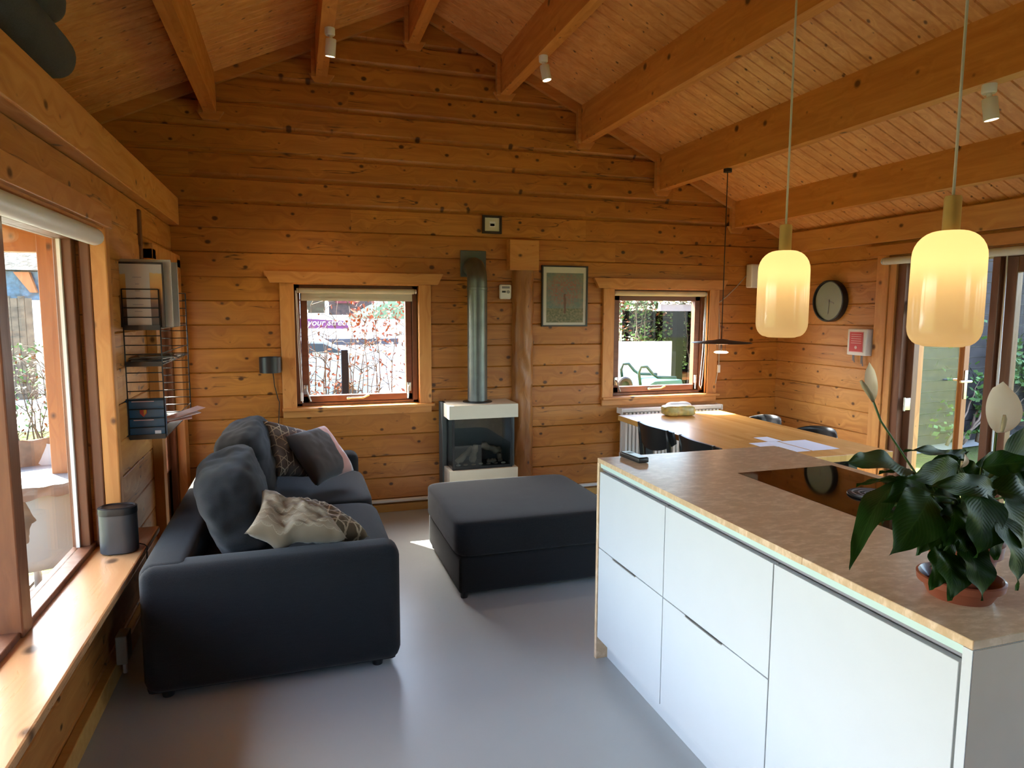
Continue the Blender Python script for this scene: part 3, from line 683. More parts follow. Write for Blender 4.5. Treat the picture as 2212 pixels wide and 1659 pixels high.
# ================================================================ FIREPLACE
FX0, FX1, FY = 1.078, 1.622, 4.905
t = thing('gas_fireplace', 'small cream and black glass fireplace with a steel flue against the back wall', 'fireplace', (1.35, 5.08, 0))
b = B(); b.box(FX0, FX1, FY, YB-.03, .763, .868, .003); b.build('mantel', M_CREAM, t)
b = B(); b.box(FX0, FX1, FY, YB-.03, .20, .371, .003); b.build('hearth_base', M_CREAM, t)
b = B(); b.box(FX0+.04, FX1-.04, FY+.04, YB-.03, .0, .20); b.build('plinth', M_BLACK, t)
b = B(); b.box(FX0+.01, FX1-.03, YB-.09, YB-.03, .371, .763); b.box(FX0-.012, FX0+.022, 5.10, YB-.03, .2, .868, .002); b.box(FX1-.05, FX1-.015, FY+.05, YB-.04, .371, .763)
b.build('firebox', M_DARKSTEEL, t)
b = B(); b.box(FX0+.03, FX1-.055, FY+.02, YB-.10, .371, .392); b.box(FX0+.03, FX0+.045, FY+.018, FY+.033, .371, .763); b.box(FX0+.024, FX0+.035, 5.085, 5.10, .371, .763); b.box(FX1-.055, FX1-.04, FY+.018, FY+.033, .371, .763); b.build('glass_frame', M_BLACK, t)
b = B(); b.box(FX0+.045, FX1-.055, FY+.022, FY+.027, .372, .762); b.box(FX0+.028, FX0+.032, FY+.033, 5.085, .372, .762); b.build('fire_glass', M_FGLASS, t)
for (p, q, r_) in (((1.15, 5.0, .41), (1.30, 5.08, .50), .028), ((1.32, 5.09, .50), (1.27, 5.0, .42), .024), ((1.28, 4.99, .41), (1.32, 5.05, .53), .026), ((1.37, 5.06, .53), (1.52, 5.03, .47), .030), ((1.50, 5.04, .50), (1.50, 4.98, .41), .022), ((1.40, 5.0, .41), (1.46, 4.97, .42), .018)):
    p, q = Vector(p), Vector(q); b = B(); n_ = 7
    b.tube([p+(q-p)*i/n_+Vector((0, 0, .006*math.sin(i*2.1))) for i in range(n_+1)], [r_*(.85+.15*math.sin(i*1.7+p.x*9)) for i in range(n_+1)], 10); b.build('fire_log', M_ASH, t, auto=40)
for i in range(7):
    b = B(); b.puff((1.16+.06*i, 4.965+.01*(i % 2), .399), (.035, .025, .014), n=2.4, res=4); b.build('pebble', M_CREAM if i % 3 == 0 else M_ASH, t, smooth=True)
pc = at(1031, 700, 5.09); PX = pc.x
b = B(); pts = [(PX, 5.09, .868), (PX, 5.09, 1.72), (PX, 5.09, 1.80)]+[(PX, 5.09+.105*(1-math.cos(a)), 1.80+.115*math.sin(a)) for a in (.3, .6, .9, 1.2, 1.5)]+[(PX, 5.235, 1.917)]
b.tube(pts, .0765, 30); b.lathe([(.0765, 0), (.080, .002), (.080, .02), (.0765, .022)], (PX, 5.09, 1.735), 30); b.build('flue_pipe', M_STEEL, t, auto=45)
b = B(); b.lathe([(.077, 0), (.115, .0), (.115, .006), (.077, .012)], (PX, 5.09, .868), 32); b.build('flue_collar', M_BLACK, t, auto=40)
b = B(); b.box(1.252, 1.458, YB-.022, YB-.001, 1.842, 2.047, .003); b.build('wall_plate', M_DARKSTEEL, t)

# ================================================================ THINGS ON THE BACK WALL
def picture(name, label, x0, x1, z0, z1, fw_, dep, mat_f, mats, y=YB-.004):
    t = thing(name, label, 'picture', ((x0+x1)/2, y, (z0+z1)/2))
    b = B()
    for a in ((x0, x1, z1-fw_, z1), (x0, x1, z0, z0+fw_), (x0, x0+fw_, z0+fw_, z1-fw_), (x1-fw_, x1, z0+fw_, z1-fw_)): b.box(a[0], a[1], y-dep, y, a[2], a[3])
    b.build('frame', mat_f, t)
    b = B(); b.box(x0+fw_, x1-fw_, y-dep*.6, y, z0+fw_, z1-fw_); b.build('mount', mats[0], t)
    for (a0, a1, c0, c1), mm in mats[1]:
        b = B(); b.box(a0, a1, y-dep*.6-.001, y-dep*.6, c0, c1); b.build('print', mm, t)
    return t
def mat_orchard():
    n = N('blossom_tree_print'); co = n.co(); s = n.sep(co); nz = n.noise(co, 24, 4, .7); n2 = n.noise(co, 60, 3)
    sky_ = n.mix(n.mr(nz, .4, .6), (.13, .19, .18), (.22, .22, .18)); land = n.mix(n.mr(n2, .35, .65), (.10, .12, .065), (.25, .22, .14))
    bgc = n.mix(n.ma('LESS_THAN', s[2], -.10), sky_, land)
    d = n.ma('SQRT', n.ma('ADD', n.ma('POWER', n.ma('DIVIDE', s[0], .15), 2), n.ma('POWER', n.ma('DIVIDE', n.ma('SUBTRACT', s[2], .055), .13), 2)))
    blo = n.ma('MULTIPLY', n.mr(n.ma('ADD', d, n.ma('MULTIPLY', nz, .5)), .95, 1.45, 1, 0), n.mr(n2, .40, .62))
    col = n.mix(blo, bgc, (.30, .13, .105))
    tr = n.ma('MULTIPLY', n.mr(n.ma('ABSOLUTE', n.ma('ADD', s[0], n.ma('MULTIPLY', n.ma('SUBTRACT', nz, .5), .03))), .006, .012, 1, 0), n.ma('LESS_THAN', s[2], .02))
    tr = n.ma('MULTIPLY', tr, n.ma('GREATER_THAN', s[2], -.14))
    n.set(col=n.mix(tr, col, (.14, .07, .05)), rough=.5); return n.m
picture('framed_print', 'black framed print of a pink blossoming tree on the back wall between the windows', 1.93, 2.338, 1.449, 1.948, .012, .022, M_DARKFRAME, (plain('picture_mount', (.62, .60, .55), .6, var=.01), [((1.972, 2.300, 1.482, 1.888), mat_orchard())]))
b_mt = plain('cream_mount', (.62, .58, .48), .6, var=.01)
picture('framed_picture', 'tiny dark framed picture with a cream mount, high on the wall above the flue', 1.430, 1.587, 2.184, 2.325, .018, .02, M_DARKFRAME, (b_mt, [((1.488, 1.536, 2.238, 2.278), M_PAPER), ((1.494, 1.529, 2.243, 2.262), plain('brown_arch', (.16, .09, .04), .6))]))
t = thing('wall_alarm', 'white rounded alarm with a small dark display beside the rough post', 'alarm', (1.619, YB-.03, 1.729))
b = B(); b.box(1.568, 1.668, YB-.036, YB-.003, 1.670, 1.788, .014, 4); b.build('case', M_PLASTIC, t, auto=50)
b = B(); b.box(1.586, 1.616, YB-.039, YB-.036, 1.722, 1.736); b.build('display', M_BLACK, t)
b = B(); b.lathe([(0, 0), (.013, 0), (.013, .004), (0, .004)], (1.638, YB-.036, 1.728), 20, rot('X', 90)); b.build('button', M_STRIP, t)
b = B(); b.box(1.585, 1.650, YB-.0375, YB-.036, 1.755, 1.772); b.build('label_strip', M_STRIP, t)
t = thing('wall_lamp', 'small black cylindrical wall lamp left of the window behind the sofa', 'lamp', (-.18, YB-.08, 1.18))
b = B(); b.lathe([(.071, 0), (.075, .0), (.075, .112), (.071, .112), (.071, 0)], (-.178, YB-.088, 1.128), 36); b.build('lamp_shade', M_BLACK, t, auto=40)
b = B(); b.box(-.19, -.166, YB-.03, YB-.001, 1.15, 1.19); b.build('bracket', M_BLACK, t)
b = B(); b.tube([(-.165, YB-.02, 1.15), (-.155, YB-.012, 1.02), (-.135, YB-.012, .93), (-.125, YB-.012, .90), (-.135, YB-.012, .75), (-.135, YB-.012, .55), (-.14, YB-.012, .2)], .0035, 6); b.build('cord', M_CORDB, t, smooth=True)
t = thing('wall_box', 'plain white box on the back wall partly behind the left lantern pendant', 'box', (3.975, YB-.05, 1.90))
b = B(); b.box(3.894, 4.06, YB-.095, YB-.012, 1.79, 2.00, .012, 3); b.build('case', M_PLASTIC, t, auto=50)
b = B(); b.box(3.94, 4.02, YB-.012, YB-.0, 1.85, 1.95); b.build('bracket', M_PLASTIC, t)
b = B(); b.tube([(3.90, YB-.02, 1.905), (3.80, YB-.015, 1.80), (3.70, YB-.012, 1.71), (3.62, YB-.012, 1.655), (3.622, YB-.036, 1.4), (3.628, YB-.036, 1.12), (3.62, YB-.036, 1.04), (3.60, YB-.036, .93)], .004, 6); b.build('cord', M_CORDW, t, smooth=True)
b = B(); b.box(3.612, 3.638, YB-.05, YB-.03, 1.03, 1.10, .004); b.build('switch', M_PLASTIC, t)
# radiator
t = thing('radiator', 'white panel radiator with fins under the window behind the dining table', 'radiator', (3.05, YB-.07, .1))
x0, x1 = at(1338, 885, YB-.07).x, at(1549, 880, YB-.07).x; zt = at(1440, 872, YB-.1).z-.01
b = B(); b.box(x0, x1, YB-.135, YB-.045, zt-.045, zt-.015, .004); b.box(x0-.012, x0+.0, YB-.14, YB-.04, zt-.06, zt-.012, .002); b.box(x1, x1+.012, YB-.14, YB-.04, zt-.06, zt-.012, .002); b.build('top_grille', M_PLASTIC, t)
b = B(); b.box(x0+.02, x1-.02, YB-.07, YB-.05, .10, zt-.05)
k = x0+.03
while k < x1-.03: b.box(k, k+.022, YB-.13, YB-.07, .10, zt-.05, .003); k += .036
b.build('fins', M_PLASTIC, t)
b = B(); b.box(x0+.04, x0+.07, YB-.05, YB-.001, .3, .35); b.build('bracket', M_PLASTIC, t)
b = B(); b.box(x1-.07, x1-.04, YB-.05, YB-.001, .3, .35); b.build('bracket', M_PLASTIC, t)

# ================================================================ RIGHT WALL
CK = Vector((XR-.003, 4.60, 1.667)); Tc = rot('Y', -90)
t = thing('wall_clock', 'round wall clock with a deep black rim on the right wall', 'clock', CK)
cr = .172
b = B(); b.lathe([(cr-.004, 0), (cr, .004), (cr, .052), (cr-.004, .056), (cr-.012, .056), (cr-.014, .030), (0, .030)], CK, 64, Tc); b.build('case', M_BLACK, t, auto=35)
b = B(); b.lathe([(0, .0), (cr-.014, .0), (cr-.014, .002), (0, .002)], CK+Vector((-.031, 0, 0)), 48, Tc); b.build('dial', M_CLOCKFACE, t)
for a, L, w_ in ((250, .055, .004), (176, .105, .003)):
    dy, dz = -math.sin(R(a)), math.cos(R(a)); c0 = CK+Vector((-.0365, 0, 0)); pz = Vector((0, -dz, dy))
    dv = Vector((0, -dy, dz)) if False else Vector((0, -math.sin(R(a))*-1, math.cos(R(a))))
    b = B(); n_ = Vector((0, dv.z, -dv.y))*w_; b.prism([c0-n_-dv*.015, c0+n_-dv*.015, c0+n_+dv*L, c0-n_+dv*L], (-.002, 0, 0)); b.build('hand', M_STRIP, t)
b = B(); b.lathe([(0, 0), (.006, 0), (.006, .008), (0, .008)], CK+Vector((-.034, 0, 0)), 14, Tc); b.build('hub', M_STRIP, t)
b = B(); b.lathe([(0, 0), (cr-.014, 0)], CK+Vector((-.048, 0, 0)), 48, Tc); b.build('cover_glass', M_GLASS, t)
t = thing('wall_cabinet', 'small white wall box with a red front panel beside the garden doors', 'box', (XR-.04, 4.25, 1.34))
b = B(); b.box(XR-.075, XR-.002, 4.155, 4.345, 1.238, 1.445, .008, 3); b.build('case', M_PLASTIC, t, auto=50)
b = B(); b.box(XR-.0775, XR-.075, 4.18, 4.322, 1.262, 1.425); b.build('red_panel', M_PINKP, t)
b = B(); b.box(XR-.079, XR-.0775, 4.186, 4.316, 1.268, 1.419); b.build('print', M_RED, t)
for k in range(5): b = B(); b.box(XR-.0802, XR-.079, 4.20, 4.30, 1.40-.017*k, 1.404-.017*k); b.build('text_line', M_PINKP, t)
b = B(); b.lathe([(0, 0), (.013, 0), (.013, .002), (0, .002)], (XR-.079, 4.25, 1.30), 16, Tc); b.build('emblem', M_PINKP, t)
for y, l in ((4.315, .06), (4.23, .085)):
    b = B(); b.tube([(XR-.03, y, 1.238), (XR-.025, y+.004, 1.238-l*.5), (XR-.028, y-.006, 1.238-l)], .005, 6); b.tube([(XR-.03, y+.012, 1.24), (XR-.03, y+.01, 1.238-l*.8)], .004, 6); b.build('strap', M_STRIP, t)

# ================================================================ WIRE RACK
YA, YC = 3.70, 4.56
ra0, ra1 = at(230, 625, YA), at(357, 625, YA)
xl, xr_ = -.79, at(350, 780, YA).x
zt_ = at(235, 624, YA).z; zs1 = at(290, 707, YA).z; zs2 = at(290, 786, YA).z; zs3 = at(290, 944, YA).z
t = thing('wire_wall_rack', 'black wire rack with three trays on the left wall by the corner', 'rack', (xl, (YA+YC)/2, zs3))
for Y_, z1_ in ((YA, zt_), (YC, zt_)):
    b = B()
    for x in (xl, xr_): b.tube([(x, Y_, zs3-.01), (x, Y_, z1_)], .0035, 6)
    z = zs3; k = 0
    while z < z1_+.001: b.tube([(xl, Y_, z), (xr_, Y_, z)], .0028, 6); z += (z1_-zs3)/16
    b.build('wire_ladder', M_BLACK, t, smooth=True)
for z in (zs1, zs2, zs3):
    b = B(); b.box(xl, xr_, YA+.003, YC-.003, z-.010, z-.004)
    b.box(xl, xr_, YA-.004, YA+.002, z-.014, z+.010); b.build('shelf', M_BLACK, t)
    b = B(); b.tube([(xr_, YA, z+.05), (xr_, YC, z+.05)], .0028, 6); b.build('side_rail', M_BLACK, t)
def mat_amber():
    n = N('amber_to_black_cover'); s = n.sep(n.co()); nz = n.noise(n.co(), 30, 3)
    n.set(col=n.ramp(n.ma('ADD', n.ma('MULTIPLY', s[2], 3.2), n.ma('ADD', .47, n.ma('MULTIPLY', nz, .1))), [(.08, (.010, .008, .008)), (.35, (.10, .035, .02)), (.62, (.50, .24, .05)), (.84, (.55, .34, .10)), (.86, (.44, .42, .40)), (1, (.46, .44, .42))]), rough=.35); return n.m
# tall book with amber cover
bx0, bx1 = at(241, 640, YA+.02).x, at(355, 640, YA+.02).x; bz1 = at(300, 566, YA+.02).z
t = thing('picture_book', 'large book with an amber to black cover and white strip in the top tray', 'book', ((bx0+bx1)/2, YA+.03, (zs1+bz1)/2))
b = B(); b.box(bx0, bx1, YA+.012, YA+.03, zs1, bz1, .002); b.build('cover', M_DARKFRAME, t)
b = B(); b.box(bx0+.010, bx1-.006, YA+.0105, YA+.012, zs1+.004, bz1-.010); b.build('print', mat_amber(), t)
mx_ = (bx0+bx1)/2; wv = (bx1-bx0)*.24
b = B(); b.box(mx_-wv*.9, mx_+wv, YA+.009, YA+.0105, zs1+.006, bz1-.03); b.build('title_strip', plain('cover_strip_white', (.46, .43, .41), .4, var=.02), t)
for k, wd in enumerate((.35, .16, .2, .2, .42, .3)):
    b = B(); zz = bz1-.075-.033*k; b.box(mx_-wv*wd, mx_+wv*wd, YA+.0083, YA+.009, zz, zz+.0035); b.build('text_line', M_STRIP, t)
cx0, cx1 = at(236, 640, YA+.07).x, at(372, 640, YA+.07).x; cz1 = at(300, 560, YA+.07).z
b = B(); b.box(cx0, cx1, YA+.06, YA+.075, zs1, cz1, .001); tag(b.build('white_board', plain('pale_board', (.50, .48, .45), .5, var=.03)), 'wide white board standing behind the amber book in the top tray', 'board')
b = B(); b.box(cx0+.02, at(386, 600, YA+.20).x, YA+.16, YA+.175, zs1, at(386, 568, YA+.2).z, .001); tag(b.build('picture_board', mat_amber()), 'amber and black board standing farthest back in the top tray of the wire rack', 'board')
M_MAG = plain('magazine_cover', (.30, .28, .26), .35, var=.5)
for k in range(4):
    T = Matrix.Translation(((xl+xr_)/2+.004*k, YA+.17+.03*k, zs2+.007*k)) @ rot('Z', (-4, 5, -10, 14)[k])
    b = B(); b.box(-.085, .085, -.14, .14, 0, .006, .001, mat=T); o = b.build('magazine', M_MAG); tag(o, ['grey magazine at the bottom of the flat stack in the middle tray', 'second magazine from the bottom of the stack in the middle tray', 'third magazine up in the stack in the middle tray', 'top magazine of the stack in the middle tray, jutting out to the right'][k], 'magazine', 'magazines in the middle tray')
b = B(); b.grid(lambda u, v: Vector((xr_-.05+.13*u, YA+.10+.10*v, zs2+.032+.022*math.sin(u*5+v*2)*(.4+.6*u))), 10, 8); tag(b.build('plastic_sleeve', M_FGLASS), 'crinkled clear plastic sleeve lying over the magazines in the middle tray', 'sleeve')
# blue folder
fx0, fx1 = at(262, 880, YA+.02).x, at(357, 880, YA+.02).x; fz1 = at(300, 862, YA+.02).z
M_BLUEF = plain('blue_book_cover', (.008, .075, .16), .4, var=.15)
t = thing('blue_guide_book', 'blue book with a small red and yellow crest in the bottom tray', 'book', ((fx0+fx1)/2, YA+.03, zs3))
b = B(); b.box(fx0, fx1, YA+.012, YA+.05, zs3, fz1, .002); b.build('cover', M_BLUEF, t)
b = B(); b.box(fx0-.014, fx0, YA+.014, YA+.048, zs3, fz1-.02); b.build('pages', M_PAPER, t)
mx_ = (fx0+fx1)/2; zc_ = zs3+(fz1-zs3)*.64
b = B(); b.prism([(mx_-.016, YA+.0105, zc_+.018), (mx_+.016, YA+.0105, zc_+.018), (mx_+.016, YA+.0105, zc_-.004), (mx_, YA+.0105, zc_-.022), (mx_-.016, YA+.0105, zc_-.004)], (0, .0015, 0)); b.build('crest', plain('crest_red', (.30, .03, .03), .5), t)
b = B(); b.prism([(mx_+.002, YA+.0095, zc_+.014), (mx_+.013, YA+.0095, zc_+.014), (mx_+.013, YA+.0095, zc_-.002), (mx_+.002, YA+.0095, zc_-.014)], (0, .001, 0)); b.build('crest_half', plain('crest_yellow', (.45, .30, .03), .5), t)
for z_, w_ in ((fz1-.014, .05), (zc_-.04, .045)): b = B(); b.box(mx_-w_, mx_+w_, YA+.011, YA+.012, z_, z_+.003); b.build('text_line', M_PINKP, t)
b = B(); b.box(fx1-.05, fx1-.022, YA+.0105, YA+.012, zs3+.010, zs3+.026); b.build('barcode_label', M_PAPER, t)
for k, (dx, ang, mt) in enumerate(((.04, 8, M_PINKP), (.07, 22, M_PAPER), (.085, 30, M_PINKP))):
    T = Matrix.Translation((xr_+dx-.03, YA+.16+.05*k, zs3+.052+.012*k)) @ rot('Z', ang) @ rot('Y', -6-4*k)
    b = B(); b.box(-.09, .09, -.05, .05, 0, .002, mat=T); tag(b.build('leaflet', mt), ['pink leaflet lowest of those jutting from the bottom tray', 'white leaflet in the middle of those jutting from the bottom tray', 'pink leaflet reaching farthest right out of the bottom tray'][k], 'leaflet', 'leaflets sticking out of the bottom tray')

# ================================================================ SPEAKER, SOCKET
sp = Vector((-.783, 3.36, .491))
t = thing('loudspeaker', 'small grey rounded loudspeaker standing on the window board', 'speaker', sp)
def sq_profile(w_, d_, r_, z, n=8):
    pts = []
    for cx_, cy_, a0 in ((w_-r_, d_-r_, 0), (-w_+r_, d_-r_, 90), (-w_+r_, -d_+r_, 180), (w_-r_, -d_+r_, 270)):
        for i in range(n+1): a = R(a0+90*i/n); pts.append(Vector((cx_+r_*math.cos(a), cy_+r_*math.sin(a), z)))
    return pts
def stack(b, secs, c):
    rings = [[b.bm.verts.new(p+Vector(c)) for p in s_] for s_ in secs]
    for a, e in zip(rings, rings[1:]):
        n = len(a)
        for i in range(n): b.bm.faces.new((a[i], a[(i+1) % n], e[(i+1) % n], e[i]))
    b.bm.faces.new(rings[0][::-1]); b.bm.faces.new(rings[-1]); return b
W_, D_ = .077, .055
b = B(); stack(b, [sq_profile(W_-.012, D_-.012, .045, 0), sq_profile(W_-.008, D_-.008, .048, .006)], sp); b.build('base', M_BLACK, t, auto=40)
b = B(); stack(b, [sq_profile(W_, D_, .052, .006), sq_profile(W_, D_, .052, .178)], sp); b.build('grille', M_SPK, t, auto=40)
b = B(); stack(b, [sq_profile(W_+.001, D_+.001, .053, .178), sq_profile(W_+.002, D_+.002, .054, .182), sq_profile(W_+.001, D_+.001, .053, .208), sq_profile(W_-.006, D_-.006, .048, .212), sq_profile(W_-.012, D_-.012, .042, .206)], sp); b.build('top_cap', M_BLACK, t, auto=30)
b = B(); b.tube([sp+Vector((.07, .03, .02)), sp+Vector((.09, .05, .006)), sp+Vector((.105, .02, .004)), sp+Vector((.112, -.03, -.05)), sp+Vector((.105, -.05, -.25))], .003, 6); b.build('cable', M_BLACK, t, smooth=True)
t = thing('wall_socket', 'white surface socket low on the left wall beside the sofa', 'socket', (XL+.02, 2.83, .24))
pS = atx(265, 1395, XL+.04)
b = B(); b.box(XL+.022, XL+.066, pS.y-.045, pS.y+.045, pS.z-.065, pS.z+.06, .006, 3); b.build('case', plain('shaded_white_plastic', (.30, .27, .21), .5), t, auto=50)  # white plastic, its colour darkened to stand in for shade
b = B(); b.tube([(XL+.045, pS.y, pS.z-.065), (XL+.045, pS.y, pS.z-.12)], .009, 10); b.build('plug', M_PLASTIC, t)

# ================================================================ KITCHEN ISLAND
IX0, IX1, IY0, IY1, IZ = 1.265, 2.205, .94, 2.70, .93
HX0, HX1, HY0, HY1 = 1.686, 2.158, 1.42, 2.275
t = thing('worktop', 'mottled brown stone worktop of the kitchen island', 'worktop', (1.7, 1.8, IZ-.02))
b = B()
b.box(IX0, IX1, IY0, HY0, IZ-.02, IZ, .0015, 1); b.box(IX0, IX1, HY1, IY1, IZ-.02, IZ, .0015, 1); b.box(IX0, HX0, HY0, HY1, IZ-.02, IZ); b.box(HX1, IX1, HY0, HY1, IZ-.02, IZ); b.build('slab', M_STONE, t)
b = B(); b.box(IX0, IX1, IY1-.02, IY1, 0.0, IZ-.0205); b.build('end_panel', mat_stone('composite_stone_side', 1.15), t)
t = thing('kitchen_island', 'white handleless cabinet block of the kitchen island', 'cabinet', (1.7, 1.8, 0))
b = B(); b.box(1.30, IX1-.03, IY0+.022, IY1-.022, .10, IZ-.0205); b.build('carcass', M_PANEL, t)
b = B(); b.box(IX0+.055, IX1-.08, IY0+.022, IY1-.022, 0, .10); b.build('plinth', M_PANEL, t)
b = B(); b.box(IX0, IX0+.02, IY0, IY0+.021, 0, IZ-.0205); b.box(IX0+.02, IX1, IY0+.001, IY0+.021, 0, IZ-.0205); b.build('near_end_panel', M_PANEL, t)
b = B(); b.box(IX0+.003, IX1-.002, IY0-.001, IY0+.0009, .0, IZ-.0215); b.build('taupe_end_panel', M_TAUPE, t)
b = B(); b.box(IX0+.006, 1.30, IY0+.022, IY1-.022, IZ-.0395, IZ-.0205); b.build('channel', M_GROOVE, t)
b = B(); b.box(IX0+.016, 1.30, IY0+.022, IY1-.022, IZ-.052, IZ-.0395); b.build('channel_lip', M_STRIP, t)
g_ = .002
DX = (IX0+.001, IX0+.021)
cols = [(2.118, IY1-.024), (1.529, 2.118), (IY0+.026, 1.529)]
for k, (y0, y1) in enumerate(cols):
    for z0, z1, nm in (((.527, .874, 'drawer_front'), (.105, .527, 'drawer_front')) if k < 2 else ((.105, .874, 'door'),)):
        b = B(); b.box(DX[0], DX[1], y0+g_, y1-g_, z0+g_, z1-g_, .001, 1); o = b.build(nm, M_WHITE, t)
        if nm == 'drawer_front' and z0 < .2:
            ym = y0+(y1-y0)*.38
            b = B(); b.box(DX[0]-.003, DX[0]+.004, ym, ym+(y1-y0)*.36, z1-.0055, z1-.0015); b.build('finger_pull', M_CHROME, o)
for y in (2.118, 1.529): b = B(); b.box(DX[0]+.012, DX[1], y-.004, y+.004, .105, .874); b.build('seam_filler', M_STRIP, t)
b = B(); b.box(DX[0]+.012, DX[1], 1.53, IY1-.03, .523, .531); b.build('seam_filler', M_STRIP, t)
t = thing('hob', 'black glass induction hob set into the island worktop', 'hob', ((HX0+HX1)/2, (HY0+HY1)/2, IZ))
b = B(); b.box(HX0+.001, HX1-.001, HY0+.001, HY1-.001, IZ-.015, IZ+.0005); b.build('glass_plate', M_GLOSSBLACK, t)
gc = Vector((1.935, 1.845, IZ+.001))
b = B(); b.lathe([(0, 0), (.080, 0), (.082, .003), (.080, .006), (0, .006)], gc, 48); gr = b.build('extractor_grille', M_BLACK, t, auto=40)
for k in range(7): b = B(); r_ = .012+.010*k; b.lathe([(r_, .006), (r_+.004, .006), (r_+.004, .009), (r_, .009), (r_, .006)], gc, 40); b.build('ring', M_STRIP if k % 2 else M_BLACK, gr, auto=40)
# remote control
t = thing('remote_control', 'small black remote control lying on the far end of the worktop', 'remote', (1.402, 2.62, IZ))
T = Matrix.Translation((1.402, 2.618, IZ)) @ rot('Z', 5)
b = B(); b.box(-.026, .026, -.078, .078, .001, .024, .006, 3, mat=T); b.build('body', M_BLACK, t, auto=50)
b = B(); b.box(-.020, .020, -.070, .068, .0235, .0248, mat=T); b.build('keypad', plain('silver_keypad', (.22, .26, .28), .3, .5), t)
b = B(); b.box(-.012, .012, .02, .05, .0245, .0254, mat=T); b.build('display', M_BLACK, t)

# ================================================================ DINING TABLE AND CHAIRS
TX0, TX1, TY0, TY1, TZ = 2.44, 3.39, 3.10, 4.84, .75
t = thing('dining_table', 'long solid oak dining table under the far window', 'table', (2.9, 4.0, 0))
b = B(); b.box(TX0, TX1, TY0, TY1, TZ-.04, TZ, .003); b.build('tabletop', M_OAK, t)
for x in (TX0+.16, TX1-.23):
    for y in (TY0+.10, TY1-.17): b = B(); b.box(x, x+.07, y, y+.07, 0, TZ-.04, .004); b.build('leg', M_BLACKWOOD, t)
b = B(); b.box(TX0+.16, TX1-.16, TY0+.13, TY1-.13, TZ-.07, TZ-.04); b.build('under_frame', M_BLACKWOOD, t)
def wood_chair():
    """local: sits facing +x"""
    t = thing('dining_chair', '', 'chair', (0, 0, 0), 'black wooden chairs on the island side of the table')
    b = B(); b.puff((.06, 0, .445), (.44, .44, .035), n=6, res=16); b.build('seat', M_BLACKWOOD, t, smooth=True)
    b = B()
    def f(side):
        def g(u, v):
            y = (u-.5)*.47; k = (2*u-1)
            top = .785-.012*k*k*k*k; bot = .645+.03*math.cos(k*math.pi*.5)*-1+.05*abs(k)**3
            x = -.20+.055*k*k*1.0-.02+side*.009-.02*(v-.5)
            return Vector((x, y, bot+(top-bot)*v))
        return g
    b.grid(f(1), 18, 8); b.grid(f(-1), 18, 8)
    b2 = b; es = [e for e in b2.bm.edges if e.is_boundary]; 
    bmesh.ops.bridge_loops(b2.bm, edges=es); b.build('backrest', M_BLACKWOOD, t, auto=50)
    for y in (-.19, .19):
        b = B(); b.tube([(-.16, y, 0), (-.155, y, .30), (-.16, y, .46), (-.185, y*1.03, .70), (-.20, y*1.03, .782)], [.012, .018, .019, .016, .010], 12); b.build('back_leg', M_BLACKWOOD, t, smooth=True)
        b = B(); b.tube([(.24, y, 0), (.235, y, .43)], [.012, .018], 12); b.build('front_leg', M_BLACKWOOD, t, smooth=True)
    b = B(); b.tube([(-.15, -.19, .40), (-.15, .19, .40)], .011, 8); b.tube([(.235, -.19, .40), (.235, .19, .40)], .011, 8); b.build('rail', M_BLACKWOOD, t, smooth=True)
    return t
c = wood_chair(); c.location = (2.56, 4.15, 0); c['label'] = 'black wooden dining chair nearer the radiator on the island side of the table'
dup(c, (2.56, 3.60, 0), R(-2), 'black wooden dining chair nearer the island on the island side of the table')
def shell_chair():
    """local: sits facing -x, one-piece shell"""
    t = thing('shell_chair', '', 'chair', (0, 0, 0), 'black shell chairs on the wall side of the table')
    b = B()
    def f(off):
        def g(u, v):
            k = 2*u-1
            if v < .5:
                s = v/.5; x = -.20+.36*s; z = .455-.02*math.sin(s*math.pi)+.02*k*k; y = k*(.20+.02*s)
            else:
                s = (v-.5)/.5; x = .16+.05*math.sin(s*1.5)+.035*s-.10*k*k*s; z = .455+.285*s-.03*s*abs(k)**3*1.2; y = k*(.22+.0*s-.03*s*s)
            return Vector((x+off*.006, y, z+off*.006))
        return g
    b.grid(f(0), 16, 24); b.grid(f(1), 16, 24)
    es = [e for e in b.bm.edges if e.is_boundary]; bmesh.ops.bridge_loops(b.bm, edges=es); b.build('shell', M_SHELL, t, auto=60)
    for x, y in ((-.15, -.15), (-.15, .15), (.14, -.15), (.14, .15)):
        b = B(); b.tube([(x*1.5, y*1.4, 0), (x, y, .44)], [.010, .015], 10); b.build('leg', M_BLACKWOOD, t, smooth=True)
    return t
c = shell_chair(); p1 = atx(1663, 905, 3.62); p2 = atx(1777, 932, 3.62)
c.location = (3.42, p1.y, 0); c['label'] = 'black shell chair nearer the far corner on the wall side of the table'
dup(c, (3.42, p2.y, 0), R(3), 'black shell chair nearer the garden doors on the wall side of the table')
for k, (x0, x1, y0, y1, lab) in enumerate(((2.862, 2.968, 3.563, 3.706, 'small white sheet farthest up the oak table'), (2.71, 2.815, 3.41, 3.553, 'small white sheet nearest the island corner on the oak table'), (2.819, 2.920, 3.25, 3.556, 'narrow white sheet between the large sheet and the small one on the oak table'), (2.936, 3.136, 3.252, 3.546, 'large white sheet of paper on the oak table'))):
    b = B(); b.box(x0, x1, y0, y1, TZ+.0005, TZ+.0015); tag(b.build('paper_sheet', M_PAPER), lab, 'paper', 'paper sheets on the dining table')
